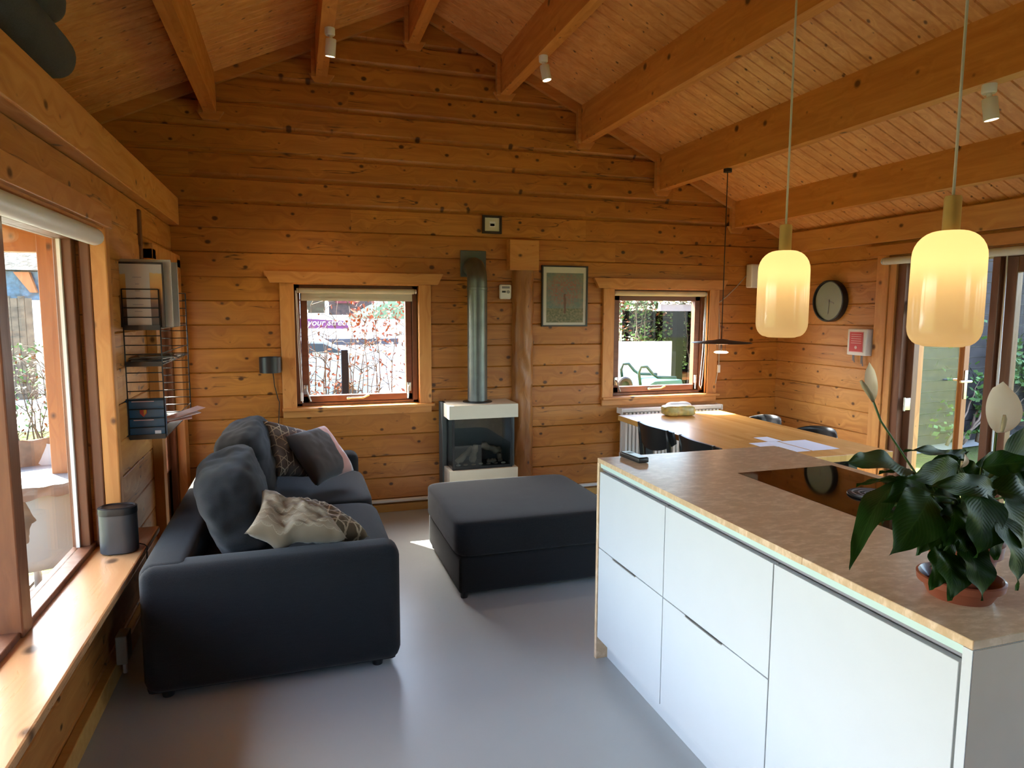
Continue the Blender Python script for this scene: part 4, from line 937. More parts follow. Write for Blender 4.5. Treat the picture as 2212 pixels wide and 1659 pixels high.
# wrapped bread
t = thing('bread_bag', 'yellow printed paper bag lying on the far end of the dining table', 'bag', (2.90, 4.72, TZ))
def mat_bag():
    n = N('yellow_printed_bag'); co = n.co(); v = n.vor(co, 34); nz = n.noise(co, 16, 3)
    n.set(col=n.mix(n.mr(nz, .4, .6), n.mix(n.mr(v['Distance'], .2, .5), (.40, .20, .05), (.55, .38, .10)), (.36, .30, .10)), rough=.35); return n.m
b = B(); b.puff((2.90, 4.70, TZ+.042), (.26, .13, .082), Matrix.Rotation(R(-6), 3, 'Z'), n=5, res=18, wr=.008, sd_=3); b.build('bag', mat_bag(), t, smooth=True)
b = B(); b.puff((2.95, 4.78, TZ+.05), (.22, .10, .10), n=3, res=12, wr=.008, sd_=8); b.build('inner_sleeve', M_PAPER, t, smooth=True)

# ================================================================ LAMPS
def mat_shade():
    m_ = bpy.data.materials.new('opal_glass'); m_.use_nodes = True; t = m_.node_tree; t.nodes.clear()
    o = t.nodes.new('ShaderNodeOutputMaterial'); a = t.nodes.new('ShaderNodeAddShader'); a2 = t.nodes.new('ShaderNodeAddShader'); tr = t.nodes.new('ShaderNodeBsdfTranslucent'); df = t.nodes.new('ShaderNodeBsdfDiffuse')
    gl = t.nodes.new('ShaderNodeBsdfGlossy'); mx = t.nodes.new('ShaderNodeMixShader'); em = t.nodes.new('ShaderNodeEmission')
    tr.inputs[0].default_value = (.50, .42, .28, 1); df.inputs[0].default_value = (.15, .13, .09, 1); gl.inputs['Roughness'].default_value = .12; mx.inputs[0].default_value = .04
    em.inputs[0].default_value = (1, .58, .25, 1); em.inputs[1].default_value = SHADE_EM
    t.links.new(tr.outputs[0], a.inputs[0]); t.links.new(df.outputs[0], a.inputs[1]); t.links.new(a.outputs[0], a2.inputs[0]); t.links.new(em.outputs[0], a2.inputs[1])
    t.links.new(a2.outputs[0], mx.inputs[1]); t.links.new(gl.outputs[0], mx.inputs[2]); t.links.new(mx.outputs[0], o.inputs[0]); return m_
SHADE_EM = .018; BULB_W = .07
M_SHADE = mat_shade()
M_LENS = lamp('spot_lens', (1, .62, .32), 3.2); M_WARM = lamp('warm_led', (1, .60, .35), 2.2)
for cx_, cy_, lab in ((1.62, 1.974, 'opal glass lantern pendant with brass cap hanging farther from the camera'), (1.62, 1.35, 'opal glass lantern pendant with brass cap hanging nearest over the potted plant')):
    zb = 1.490; Rr = .0855; H_ = .298
    t = thing('pendant_lamp', lab, 'lamp', (cx_, cy_, zb), 'pair of opal pendants above the island')
    prof = [(0, 0), (.046, 0), (.050, .002)]
    prof += [(.050+(Rr-.050)*math.sin(a), .002+.048*(1-math.cos(a))) for a in [R(x) for x in (20, 35, 50, 62, 75, 90)]]
    prof += [(Rr, .14), (Rr-.001, .232)]
    prof += [(.026+(Rr-.027)*math.cos(a), .232+.066*math.sin(a)) for a in [R(x) for x in (12, 25, 38, 50, 62, 74, 83, 90)]]
    b = B(); b.lathe(prof, (cx_, cy_, zb), 48); b.build('glass_shade', M_SHADE, t, smooth=True)
    b = B(); b.lathe([(.022, H_-.004), (.0205, H_-.002), (.0205, H_+.082), (.018, H_+.088), (0, H_+.089)], (cx_, cy_, zb), 32); b.build('brass_cap', M_BRASS, t, auto=40)
    b = B(); b.tube([(cx_, cy_, zb+H_+.09), (cx_, cy_, roofz(cx_)-.02)], .0035, 8); b.build('cord', M_CORDW, t, smooth=True)
    b = B(); b.lathe([(0, roofz(cx_)-.05), (.05, roofz(cx_)-.05), (.05, roofz(cx_)+.02), (0, roofz(cx_)+.02)], (cx_, cy_, 0), 24); b.build('ceiling_rose', M_BRASS, t, auto=40)
    l = bpy.data.lights.new('pendant_bulb', 'POINT'); l.energy = BULB_W; l.shadow_soft_size = .035; l.color = (1, .70, .36)
    o = bpy.data.objects.new('pendant_bulb', l); C.objects.link(o); o.location = (cx_, cy_, zb+.222)
dz_ = 1.355; dx_, dy_ = 3.002, 4.30
t = thing('disc_pendant', 'flat black disc pendant on a thin dark cord above the dining table', 'lamp', (dx_, dy_, dz_))
b = B(); b.lathe([(0, .022), (.02, .020), (.06, .012), (.21, -.004), (.219, -.008), (.21, -.010), (.06, -.014), (0, -.014)], (dx_, dy_, dz_), 48); b.build('disc', M_BLACK, t, auto=30)
b = B(); b.tube([(dx_, dy_, dz_+.02), (dx_, dy_, 2.598)], .0035, 6); b.build('cord', M_CORDB, t, smooth=True)
b = B(); b.lathe([(0, 2.575), (.03, 2.575), (.03, 2.599), (0, 2.599)], (dx_, dy_, 0), 16); b.build('ceiling_cap', M_BLACK, t)
b = B(); b.lathe([(.006, -.014), (.006, -.072), (0, -.072)], (dx_, dy_, dz_), 12)
for k in range(3): b.tube([(dx_+.035*math.cos(k*2.1), dy_+.035*math.sin(k*2.1), dz_-.012), (dx_+.035*math.cos(k*2.1), dy_+.035*math.sin(k*2.1), dz_-.074)], .0015, 5)
b.build('stem', M_CORDB, t)
b = B(); b.lathe([(0, -.086), (.04, -.084), (.052, -.078), (.04, -.070), (0, -.068)], (dx_, dy_, dz_), 32); b.build('light_disc', M_WARM, t, smooth=True)
for px, py, xx, zz, tilt, lab in ((703, 60, .235, 3.243, (12, 4), 'white tilted spotlight on the purlin left of the ridge'), (1150, 118, 1.612, 3.247, (-6, -10), 'white spotlight on the purlin right of the ridge'), (2120, 180, 3.015, 2.60, (-4, -8), 'white spotlight on the purlin above the garden-door side')):
    q = atz(px, py, zz); s_ = Vector((xx+(.0 if px > 1000 else .015), q.y, zz))
    t = thing('spotlight', lab, 'lamp', s_, 'white spotlights on the purlins')
    b = B(); b.lathe([(0, 0), (.030, 0), (.030, -.034), (.026, -.040), (0, -.040)], s_, 28); b.build('mount', M_PLASTIC, t, auto=40)
    T = rot('X', tilt[0]) @ rot('Y', tilt[1])
    e = s_+Vector((.006, 0, -.058))
    b = B(); b.tube([s_+Vector((0, 0, -.036)), e], .011, 10); b.build('joint', M_PLASTIC, t, smooth=True)
    b = B(); b.lathe([(0, 0), (.028, 0), (.031, -.004), (.031, -.098), (.027, -.098), (.027, -.086), (0, -.086)], e, 32, T); b.build('housing', M_PLASTIC, t, auto=40)
    b = B(); b.lathe([(0, -.090), (.0268, -.090), (.0268, -.094), (0, -.0965)], e, 28, T); b.build('lens', M_LENS, t, smooth=True)
    l = bpy.data.lights.new('spot_beam', 'SPOT'); l.energy = 2.5; l.spot_size = R(70); l.spot_blend = .6; l.shadow_soft_size = .025; l.color = (1, .78, .55)
    o = bpy.data.objects.new('spot_beam', l); C.objects.link(o); o.location = e+(T.to_3x3() @ Vector((0, 0, -.11))); o.rotation_euler = T.to_euler()

# ================================================================ ROLLED MATS ON THE LOFT LEDGE
for k, (x, z, y1, r_, lab) in enumerate(((-.80, 2.478, 2.98, .083, 'dark grey rolled mat lying lowest against the beam edge'), (-.80, 2.640, 2.92, .078, 'dark grey rolled mat stacked on the lower roll, reaching farther right'), (-.97, 2.600, 2.84, .084, 'dark grey rolled mat cut off by the top left corner of the view'))):
    b = B(); prof = [(0, y1), (r_*.45, y1-.006), (r_*.8, y1-.035), (r_*.97, y1-.08), (r_, y1-.13), (r_, y1-1.2), (0, y1-1.22)]
    b.lathe(prof, (x, 0, z), 28, rot('X', -90)); tag(b.build('rolled_mat', M_ROLLF, smooth=True), lab, 'mat', 'rolled mats on the loft ledge')

# ================================================================ PEACE LILY
pc_ = Vector((1.443, 1.115, IZ))
t = thing('potted_peace_lily', 'leafy peace lily with white flowers in a terracotta pot on the worktop', 'plant', pc_)
b = B(); b.lathe([(0, .0), (.064, 0), (.078, .028), (.087, .031), (.089, .046), (.084, .048), (.076, .034), (.062, .014), (0, .012)], pc_, 48); b.build('saucer', M_TERRA, t, auto=40)
b = B(); b.lathe([(0, .014), (.050, .014), (.068, .105), (.077, .106), (.080, .135), (.073, .137), (.070, .115), (0, .115)], pc_, 48); b.build('pot', M_TERRA, t, auto=40)
b = B(); b.lathe([(0, .124), (.070, .118)], pc_, 24); b.build('soil', M_SOIL, t)
def mat_leaf():
    n = N('glossy_dark_leaf'); uv = n.co('UV'); s = n.sep(uv)
    v = n.ma('ABSOLUTE', n.ma('SUBTRACT', s[1], .5))
    ve = n.ma('SINE', n.ma('MULTIPLY', n.ma('SUBTRACT', s[0], n.ma('MULTIPLY', v, .75)), 95)); mid = n.mr(v, 0, .025, 1, 0); nz = n.noise(uv, 6, 3)
    lt = n.ma('MAXIMUM', n.ma('MULTIPLY', n.mr(ve, .82, 1), .35), n.ma('MULTIPLY', mid, .7))
    n.set(col=n.mix(lt, n.mix(n.mr(nz, .3, .7), (.006, .022, .004), (.012, .038, .006)), (.035, .08, .02)), rough=.45, spec=.12)
    n.bump(ve, .12, .0015)
    tl = n.t.nodes.new('ShaderNodeBsdfTranslucent'); tl.inputs[0].default_value = (.04, .11, .01, 1); mx = n.t.nodes.new('ShaderNodeMixShader'); mx.inputs[0].default_value = .16
    n.link(n.b.outputs[0], mx.inputs[1]); n.link(tl.outputs[0], mx.inputs[2]); n.link(mx.outputs[0], n.out.inputs[0]); return n.m
M_LEAF = mat_leaf()
M_STEM = plain('leaf_stalk_green', (.05, .10, .02), .5)
LF = B(); SB = B()
crown = pc_+Vector((0, 0, .125))
def leaf_blade(base, tip, wid, sag=.03, nrm_hint=(0, -1, .6), cup=.18, nu=18, nv=8, bow=.0):
    base, tip = Vector(base), Vector(tip); ax = (tip-base); L = ax.length; d = ax.normalized()
    nh = Vector(nrm_hint); side = d.cross(nh).normalized(); nm = side.cross(d).normalized()
    ph = random.random()*6
    def f(u, v):
        w_ = wid*.5*(math.sin(math.pi*min(1, u**.78))**.85)*(1-.25*u) if 0 < u < 1 else 0
        if u > .86: w_ *= (1-u)/.14*.8+.2
        k = (2*v-1)
        p = base+ax*u+nm*(sag*math.sin(u*math.pi))+side*(w_*k+bow*math.sin(u*math.pi))
        p += nm*(w_*cup*abs(k)+.006*math.sin(u*13+ph+2*k)*abs(k))
        return p
    LF.grid(f, nu, nv, uv=True)
def stalk(a, c_, r_=.0028):
    a, c_ = Vector(a), Vector(c_); m_ = (a+c_)/2+Vector((0, 0, .05))
    SB.tube([a, a*.6+m_*.4+Vector((0, 0, .02)), m_, c_], [r_*1.3, r_*1.1, r_, r_*.9], 6)
S = [  # base px, tip px, depth planes, width, sag, hint, cup
 ((1962, 1014), (1824, 1000), 1.16, 1.10, .066, .012, (0, -.6, 1), .10),
 ((1940, 1040), (1834, 1228), 1.20, 1.05, .055, .03, (-1, -.5, .6), .15),
 ((2010, 1068), (1920, 1200), 1.06, .98, .092, .02, (-.5, -1, .5), .15),
 ((2030, 1085), (1982, 1200), 1.12, 1.08, .066, .01, (-.3, -1, .3), .15),
 ((2040, 1190), (2052, 1298), 1.00, .95, .074, .01, (0, -1, .35), .2),
 ((2075, 1165), (2122, 1298), .99, .94, .078, .012, (.1, -1, .35), .2),
 ((2030, 1185), (2010, 1275), 1.02, .98, .055, .01, (-.2, -1, .3), .2),
 ((2112, 1052), (2108, 1205), .98, .94, .095, .012, (0, -1, .3), .15),
 ((2150, 1110), (2197, 1276), .96, .92, .082, .015, (.3, -1, .3), .15),
 ((2140, 1060), (2250, 1105), 1.02, 1.0, .080, .02, (.2, -.8, .8), .12),
 ((2160, 1010), (2270, 905), 1.12, 1.18, .085, .01, (.3, -1, .3), .12),
 ((2070, 1008), (1955, 1032), 1.10, 1.02, .055, .01, (0, -1, .15), .10),
 ((2150, 1058), (2002, 1052), 1.00, .97, .048, .012, (0, -.8, .6), .2),
 ((2095, 1000), (1952, 974), 1.28, 1.20, .035, .012, (0, -.5, 1), .3),
 ((2120, 1010), (2240, 1000), 1.12, 1.05, .052, .012, (0, -1, .6), .15),
 ((2060, 1060), (2000, 1150), 1.14, 1.10, .075, .01, (-.2, -1, .2), .15),
 ((2090, 1080), (2075, 1200), 1.08, 1.04, .080, .01, (0, -1, .1), .15),
 ((1995, 1040), (1905, 1085), 1.16, 1.12, .058, .015, (-.4, -1, .6), .15),
 ((2050, 1030), (2120, 1010), 1.18, 1.16, .060, .01, (0, -1, .3), .15),
 ((2170, 1090), (2250, 1190), 1.00, .98, .080, .015, (.3, -1, .4), .15),
 ((2010, 1010), (2090, 975), 1.24, 1.28, .04, .01, (0, -1, .5), .2),
 ((2120, 1100), (2150, 1210), 1.04, 1.0, .078, .01, (.1, -1, .2), .15),
 ((1960, 1030), (2000, 1110), 1.22, 1.18, .060, .01, (0, -1, .2), .15),
 ((2060, 1090), (2040, 1180), 1.02, 1.0, .070, .01, (0, -1, .2), .15),
 ((2185, 1040), (2260, 1050), 1.08, 1.06, .07, .01, (0, -1, .5), .15),
 ((2130, 1085), (2125, 1190), 1.02, .98, .090, .012, (.1, -1, .25), .15),
 ((2165, 1075), (2225, 1240), .98, .95, .085, .012, (.3, -1, .3), .15),
 ((2085, 1140), (2085, 1245), 1.00, .97, .070, .01, (0, -1, .25), .15),
 ((2040, 1110), (2010, 1225), 1.06, 1.02, .070, .01, (-.2, -1, .2), .15),
 ((2180, 1000), (2215, 1080), 1.10, 1.05, .080, .01, (.2, -1, .3), .15),
 ((1985, 1060), (1950, 1130), 1.14, 1.10, .070, .01, (-.3, -1, .3), .15),
 ((2100, 1040), (2180, 975), 1.22, 1.26, .065, .01, (0, -1, .4), .15),
]
for (bp, tp, yb, yt, wd, sg, hint, cup) in S:
    a, e = at(*bp, yb), at(*tp, yt); leaf_blade(a, e, wd*1.28, sg, hint, cup)
    stalk(crown+Vector((random.uniform(-.03, .03), random.uniform(-.03, .03), 0)), a)
random.seed(21)
for k in range(12):      # leaves at the back of the plant
    an = R(20+k*27); r_ = random.uniform(.06, .13); z = random.uniform(.06, .20)
    a = pc_+Vector((math.cos(an)*r_*.4, .03+abs(math.sin(an))*r_*.5, .15+z*.5)); e = pc_+Vector((math.cos(an)*(r_+.10), .04+abs(math.sin(an))*(r_+.06), .10+z))
    leaf_blade(a, e, random.uniform(.05, .075), .02, (0, .3, 1), .15); stalk(crown, a)
for k in range(5):
    q = pc_+Vector((random.uniform(-.05, .03), random.uniform(-.06, .0), .20)); e = q+Vector((random.uniform(-.03, .03), -.01, random.uniform(.04, .07))); leaf_blade(q, e, .012, .002)
LF.build('foliage', M_LEAF, t, smooth=True, flip=False); SB.build('stalks', M_STEM, t, smooth=True)
def mat_spathe():
    n = N('cream_spathe'); nz = n.noise(n.co(), 30, 3); n.set(col=n.mix(n.mr(nz, .3, .7), (.80, .72, .60), (.86, .80, .70)), rough=.5)
    tl = n.t.nodes.new('ShaderNodeBsdfTranslucent'); tl.inputs[0].default_value = (.80, .70, .56, 1); mx = n.t.nodes.new('ShaderNodeMixShader'); mx.inputs[0].default_value = .45
    n.link(n.b.outputs[0], mx.inputs[1]); n.link(tl.outputs[0], mx.inputs[2]); n.link(mx.outputs[0], n.out.inputs[0]); return n.m
M_SPATHE = mat_spathe(); M_SPADIX = plain('spadix_cream', (.55, .46, .28), .7, var=.3)
def flower(name, base, tip, wid, hint, cup, stem, sp_, rs=.005, n_prof=None):
    base, tip = Vector(base), Vector(tip); ax = tip-base; d = ax.normalized(); side = d.cross(Vector(hint)).normalized(); nm = side.cross(d).normalized()
    b = B()
    def f(u, v):
        w_ = wid*.5*max(0, math.sin(math.pi*min(1, max(0, u))**.86))**.62*(1 if u < .8 else (1-u)/.2*.55+.45) if 0 < u < 1 else 0
        k = 2*v-1; return base+ax*u+side*w_*k+nm*(w_*cup*k*k+.006*math.sin(u*3.14))
    b.grid(f, 20, 10); fl = b.build('flower', M_SPATHE, t, smooth=True)
    b = B(); b.tube(sp_, [rs*.7, rs, rs*1.05, rs*.6][:len(sp_)], 10); b.build('spadix', M_SPADIX, fl, smooth=True)
    b = B(); b.tube(stem, .0025, 8); b.build('flower_stem', M_STEM, t, smooth=True)
fa, fb = at(2153, 935, 1.16), at(2167, 824, 1.18)
flower('a', fa, fb, .108, (-.1, -1, .1), .12, [fa, at(2150, 960, 1.155), at(2145, 1010, 1.14), crown], [fa+Vector((0, -.012, .004)), fa+Vector((.002, -.013, .02)), fa+Vector((.004, -.013, .035)), fa+Vector((.004, -.012, .045))])
fa, fb = at(1886, 866, 1.20), at(1878, 782, 1.21)
flower('b', fa, fb, .026, (-.9, -.8, 0), .3, [fa, at(1903, 910, 1.20), at(1940, 965, 1.19), at(1963, 1000, 1.18), crown], [fa, at(1879, 852, 1.195), at(1868, 836, 1.195), at(1860, 823, 1.195)], .0055)
fa, fb = at(2076, 1010, 1.10), at(2084, 980, 1.10)
flower('c', fa, fb, .016, (0, -1, 0), .3, [fa, at(2085, 1030, 1.1), crown], [fa, fa+Vector((0, -.002, .01)), fa+Vector((0, -.002, .015))], .003)

# ================================================================ OUTSIDE
def mat_ground():
    n = N('spring_lawn'); co = n.co(); a = n.noise(co, 1.3, 4); c_ = n.noise(co, 22, 4, .7)
    n.set(col=n.mix(n.mr(c_, .35, .65), n.mix(n.mr(a, .4, .6), (.045, .085, .010), (.09, .12, .022)), (.10, .09, .04)), rough=.95, spec=.1); n.bump(c_, .8, .03); return n.m
M_LAWN = mat_ground()
M_PAVE = plain('pale_road_paving', (.62, .60, .56), .9, var=.05)
M_MULCH = plain('brown_leaf_litter', (.07, .028, .014), .95, var=.45)
b = B(); b.box(-40, 40, -30, 60, -.5, -.22); tag(b.build('lawn', M_LAWN), 'green lawn round the cabin', 'grass', kind='stuff')
b = B(); b.box(-30, 14, 11.5, 40, -.26, -.20); tag(b.build('road', M_PAVE), 'pale paved road beyond the hedge', 'road')
b = B()
z = -.18
while True:
    if z > 2: break
    b.box(-3.4, -1.0, -2.0+.0, -1.95, -.2, -.19); break
for k in range(17): b.box(-3.30+.14*k, -3.30+.14*k+.118, -2.5, 5.0, -.20, -.155)
tag(b.build('deck', plain('weathered_deck_boards', (.12, .105, .095), .7, var=.2)), 'weathered slatted deck outside the big left window', 'deck')
# porch
b = B(); b.box(-2.15, -1.0, YR, 5.4, 2.10, 2.16); st(b.build('porch_ceiling', M_CEIL))
p_ = at(122, 760, 5.0)
t = thing('porch_frame', 'orange-brown timber post and beam of the porch outside the left window', 'porch', (p_.x, 5.0, -.2))
b = B(); b.box(p_.x-.055, p_.x+.06, 4.94, 5.06, -.2, 2.1, .005); b.build('post', M_PORCH, t)
b = B(); b.box(-3.2, -1.0, 4.95, 5.06, 1.93, 2.1, .005); b.build('beam', M_PORCH, t)
# garden set on the deck
M_FLEECE = plain('sheepskin', (.20, .15, .11), 1.0, var=.25); M_GWHITE = plain('white_garden_plastic', (.30, .33, .35), .4, var=.02)
M_GTAB = plain('pale_blue_grey_tabletop', (.16, .20, .23), .35, var=.1)
def fl_(v, k=12):
    return noise.noise(v*k)*.022
def garden_chair(px, py, Y, yaw, label, fleece):
    q = at(px, py, Y); c_ = Vector((q.x, Y, -.155)); t = thing('garden_chair', label, 'chair', c_, 'garden chairs round the patio table')
    T = Matrix.Translation(c_) @ rot('Z', yaw)
    b = B()
    def f(u, v):
        k = 2*u-1
        if v < .5: s = v/.5; p = Vector((k*.22, -.22+.42*s, .44+.03*k*k))
        else: s = (v-.5)/.5; p = Vector((k*(.22+.02*s), .20+.06*s-.10*k*k*s, .44+.40*s-.05*s*k*k))
        return T @ p
    b.grid(f, 10, 16); b.grid(lambda u, v: f(u, v)+Vector((0, 0, -.012)), 10, 16); b.build('shell', M_GWHITE, t, smooth=True)
    for x, y in ((-.17, -.16), (.17, -.16), (-.17, .18), (.17, .18)):
        b = B(); b.tube([T @ Vector((x*1.15, y*1.15, 0)), T @ Vector((x, y, .44))], .013, 8); b.build('leg', M_CHROME, t, smooth=True)
    if fleece:
        b = B()
        def g(u, v):
            k = 2*u-1; s = v
            if s < .45: p = Vector((k*.23, -.20+.42*s/.45, .475))
            elif s < .9: e = (s-.45)/.45; p = Vector((k*.24, .19+.05*e, .49+.38*e))
            else: e = (s-.9)/.1; p = Vector((k*.23, .24+.06*e, .87-.05*e))
            return T @ (p+Vector((fl_(p), fl_(p+Vector((3, 0, 0))), fl_(p+Vector((0, 5, 0))))))
        b.grid(g, 20, 30); o = b.build('sheepskin', M_FLEECE, smooth=True); tag(o, fleece, 'sheepskin', 'sheepskins on the garden chairs')
garden_chair(112, 1120, 4.05, 200, 'white garden chair with sheepskin nearest the window glass', 'brown and cream sheepskin draped over the nearest garden chair')
garden_chair(62, 1040, 5.0, 20, 'white garden chair behind the patio table', 'tan sheepskin on the garden chair across the patio table')
tt = thing('patio_table', 'pale blue-grey patio table outside the left window', 'table', (-1.95, 4.75, -.155))
b = B(); b.box(-2.6, -1.30, 4.15, 5.25, .50, .53, .01); b.build('tabletop', M_GTAB, tt)
for x in (-2.5, -1.40):
    for y in (4.25, 5.15): b = B(); b.tube([(x, y, -.155), (x, y, .50)], .02, 8); b.build('leg', M_CHROME, tt, smooth=True)
# plants
def twig_hedge(name, label, x0, x1, y0, y1, z0, z1, nst, nleaf, mat_l, mat_s, seed, ls=.03, cat='hedge', dens=None, kind=None):
    random.seed(seed); t = thing(name, label, cat, ((x0+x1)/2, (y0+y1)/2, z0)); b = B(); L = B()
    for i in range(nst):
        x, y = random.uniform(x0, x1), random.uniform(y0, y1); h = random.uniform(.65, 1)*(z1-z0); p = Vector((x, y, z0)); pts = [p.copy()]
        for k in range(6): p = p+Vector((random.uniform(-.05, .05), random.uniform(-.05, .05), h/6)); pts.append(p.copy())
        b.tube(pts, [.012*(1-.12*k) for k in range(7)], 4)
        for k in range(2, 7):
            for _ in range(2):
                e = pts[k]+Vector((random.uniform(-.28, .28), random.uniform(-.2, .2), random.uniform(.0, .18))); m_ = (pts[k]+e)/2+Vector((0, 0, .03)); b.tube([pts[k], m_, e], [.005, .004, .002], 3)
    for i in range(nleaf):
        x, y, z = random.uniform(x0-.1, x1+.1), random.uniform(y0, y1), z0+(z1-z0)*random.uniform(.0, 1)
        if dens and random.random() > dens(x, y, z): continue
        d = Vector((random.gauss(0, 1), random.gauss(0, 1), random.gauss(0, 1))).normalized(); s_ = d.orthogonal().normalized(); c_ = Vector((x, y, z)); q = ls*random.uniform(.6, 1.2)
        L.quad(c_-d*q, c_+s_*q*.5, c_+d*q, c_-s_*q*.5)
    b.build('stems', mat_s, t, smooth=True); L.build('leaves', mat_l, t, flip=False); return t
M_BEECH = plain('dry_beech_leaf', (.22, .065, .015), .7, var=.3); M_TWIG = plain('hedge_twig', (.085, .06, .04), .8, var=.2)
M_GREENL = plain('fresh_green_leaf', (.075, .17, .02), .6, var=.3); M_DKGREEN = plain('dull_green_leaf', (.03, .055, .016), .6, var=.4)
dn = lambda x, y, z: .25+.75*max(0, min(1, noise.noise(Vector((x*1.6, y, z*1.6+4)))*2+.35)) if not (x < .62 and z > 1.15) else .06
twig_hedge('beech_hedge', 'half-bare beech hedge with orange leaves outside the window behind the sofa', -.6, 1.7, 7.8, 8.2, -.22, 1.75, 40, 4600, M_BEECH, M_TWIG, 3, .032, dens=dn)
twig_hedge('garden_hedge', 'brown hedge beyond the lawn outside the window behind the dining table', 4.0, 7.2, 10.6, 11.0, -.22, 2.1, 40, 6000, M_BEECH, M_TWIG, 4, .045, dens=lambda x, y, z: .9 if z > 1.0 else .12)
twig_hedge('green_shrub', 'fresh green shrub beside the dark shed outside the far window', 5.3, 6.9, 9.9, 10.4, .6, 2.2, 12, 1900, M_GREENL, M_TWIG, 5, .04)
twig_hedge('bare_hedge', 'low bare hedge along the lawn outside the left window', -4.4, -2.0, 9.2, 9.6, -.22, 1.05, 26, 260, M_BEECH, M_TWIG, 6, .03)
twig_hedge('budding_shrub', 'small budding green shrub by the road outside the left window', -4.3, -3.2, 11.2, 11.8, -.2, 1.1, 9, 500, M_GREENL, M_TWIG, 8, .04)
b = B(); b.box(-6, -1, 9.0, 9.9, -.22, -.17); tag(b.build('leaf_litter', M_MULCH), 'brown leaf litter under the bare hedge', 'leaf litter', kind='stuff')
b = B(); b.box(-1.6, 3, 8.4, 9.0, .15, .34); b.box(-1.6, 3, 8.4, 9.0, -.22, .15); tag(b.build('mulch_bed', M_MULCH), 'raised brown leaf-covered bed behind the beech hedge', 'bed')
q = at(745, 800, 7.4); b = B(); b.box(q.x-.035, q.x+.035, 7.37, 7.43, -.22, at(745, 756, 7.4).z, .004); tag(b.build('fence_post', plain('dark_fence_post', (.010, .012, .020), .9, spec=.0)), 'dark square fence post in front of the beech hedge', 'post')
# street seen through the first window
M_FACADE = plain('bright_white_render', (.82, .82, .80), .7, var=.01)
t = thing('street_building', 'white building with dark windows across the street', 'building', (1.0, 19, -.2))
zb0, zt0 = at(700, 728, 18).z, at(700, 560, 18).z
b = B(); b.box(-4, 6, 18, 20, -.2, 4.2); b.build('wall', M_FACADE, t)
def fac(x0p, x1p, y0p, y1p, nm, mt, Y=17.98):
    a, c_ = at(x0p, y1p, Y), at(x1p, y0p, Y); b = B(); b.box(a.x, c_.x, Y-.03, Y+.02, a.z, c_.z); return b.build(nm, mt, t)
fac(655, 700, 600, 676, 'window', plain('dark_green_window', (.014, .03, .018), .3, var=.4)); fac(711, 802, 600, 680, 'window', plain('brown_window_wall', (.06, .025, .02), .6, var=.5))
fac(655, 860, 731, 746, 'plinth_band', plain('grey_violet_band', (.05, .045, .06), .6, var=.2))
fac(725, 770, 598, 655, 'flower_boxes', plain('red_flowers', (.16, .012, .02), .7, var=.4), 17.9)
def text(name, body, size, loc, rotm, mat, parent, ext=.004):
    cu = bpy.data.curves.new(name, 'FONT'); cu.body = body; cu.size = size; cu.extrude = ext; cu.shear = .25
    o = bpy.data.objects.new(name, cu); C.objects.link(o); cu.materials.append(mat)
    me = bpy.data.meshes.new_from_object(o); bpy.data.objects.remove(o)
    o = bpy.data.objects.new(name, me); C.objects.link(o)
    L = ABS[parent.name]; o.parent = parent; o.location = Vector(loc)-L; o.rotation_euler = rotm; return o
a, c_ = at(610, 709, 16), at(752, 690, 16)
t2 = thing('banner', 'purple banner reading your street! hung across the street', 'banner', (a.x, 16, a.z))
b = B(); b.prism([(a.x, 16, a.z), (c_.x, 16, a.z-.02), (c_.x, 16, c_.z-.04), (a.x, 16, c_.z+.05)], (0, .02, 0)); b.build('cloth', plain('magenta_banner', (.10, .010, .085), .6, var=.05), t2)
for e_ in ((a.x, a.z+.1), (c_.x, c_.z-.1)): b = B(); b.tube([(e_[0], 16.01, e_[1]), (e_[0], 18, e_[1]+.2)], .012, 6); b.build('rope', M_CORDW, t2)
q = at(664, 704, 15.98); text('lettering', 'your street!', .20, (q.x, 15.985, q.z+.01), (R(90), 0, 0), M_FACADE, t2)
t3 = thing('parked_car', 'pale blue car parked on the road outside the window behind the sofa', 'car', (.4, 13.6, -.2))
a, c_ = at(560, 776, 13.5), at(760, 746, 13.5); b = B(); zl = a.z
b.prism([(a.x-1, 13, -.0), (c_.x+.3, 13, -.0), (c_.x+.35, 13, zl+.05), (c_.x-.1, 13, zl+.12), (c_.x-.5, 13, c_.z+.1), (a.x-.4, 13, c_.z+.15), (a.x-1, 13, zl+.1)], (0, 1.5, 0)); b.build('body', plain('pale_blue_paint', (.22, .28, .31), .3, var=.02), t3)
b = B(); b.prism([(c_.x-.2, 12.98, zl+.13), (c_.x-.55, 12.98, c_.z+.06), (a.x-.3, 12.98, c_.z+.10), (a.x-.5, 12.98, zl+.13)], (0, .03, 0)); b.build('side_window', plain('dull_car_glass', (.03, .04, .05), .6, spec=.1), t3)
for x in (at(742, 800, 13.15).x, a.x-.6): b = B(); b.lathe([(0, 0), (.22, 0), (.22, .2), (0, .2)], (x, 13.15, .02), 20, rot('X', 90)); b.build('wheel', M_BLACK, t3)
t4 = thing('parasol', 'green parasol seen at the top right of the window behind the sofa', 'parasol', (2.0, 14, -.2))
q = at(862, 640, 14); b = B(); b.lathe([(1.1, -.45), (.6, -.18), (.02, .02), (0, .02)], q, 8); b.build('canopy', plain('green_parasol_cloth', (.004, .028, .016), .9, var=.2, spec=.1), t4)
b = B(); b.tube([(q.x, 14, -.2), (q.x, 14, q.z)], .025, 8); b.build('pole', M_FACADE, t4)
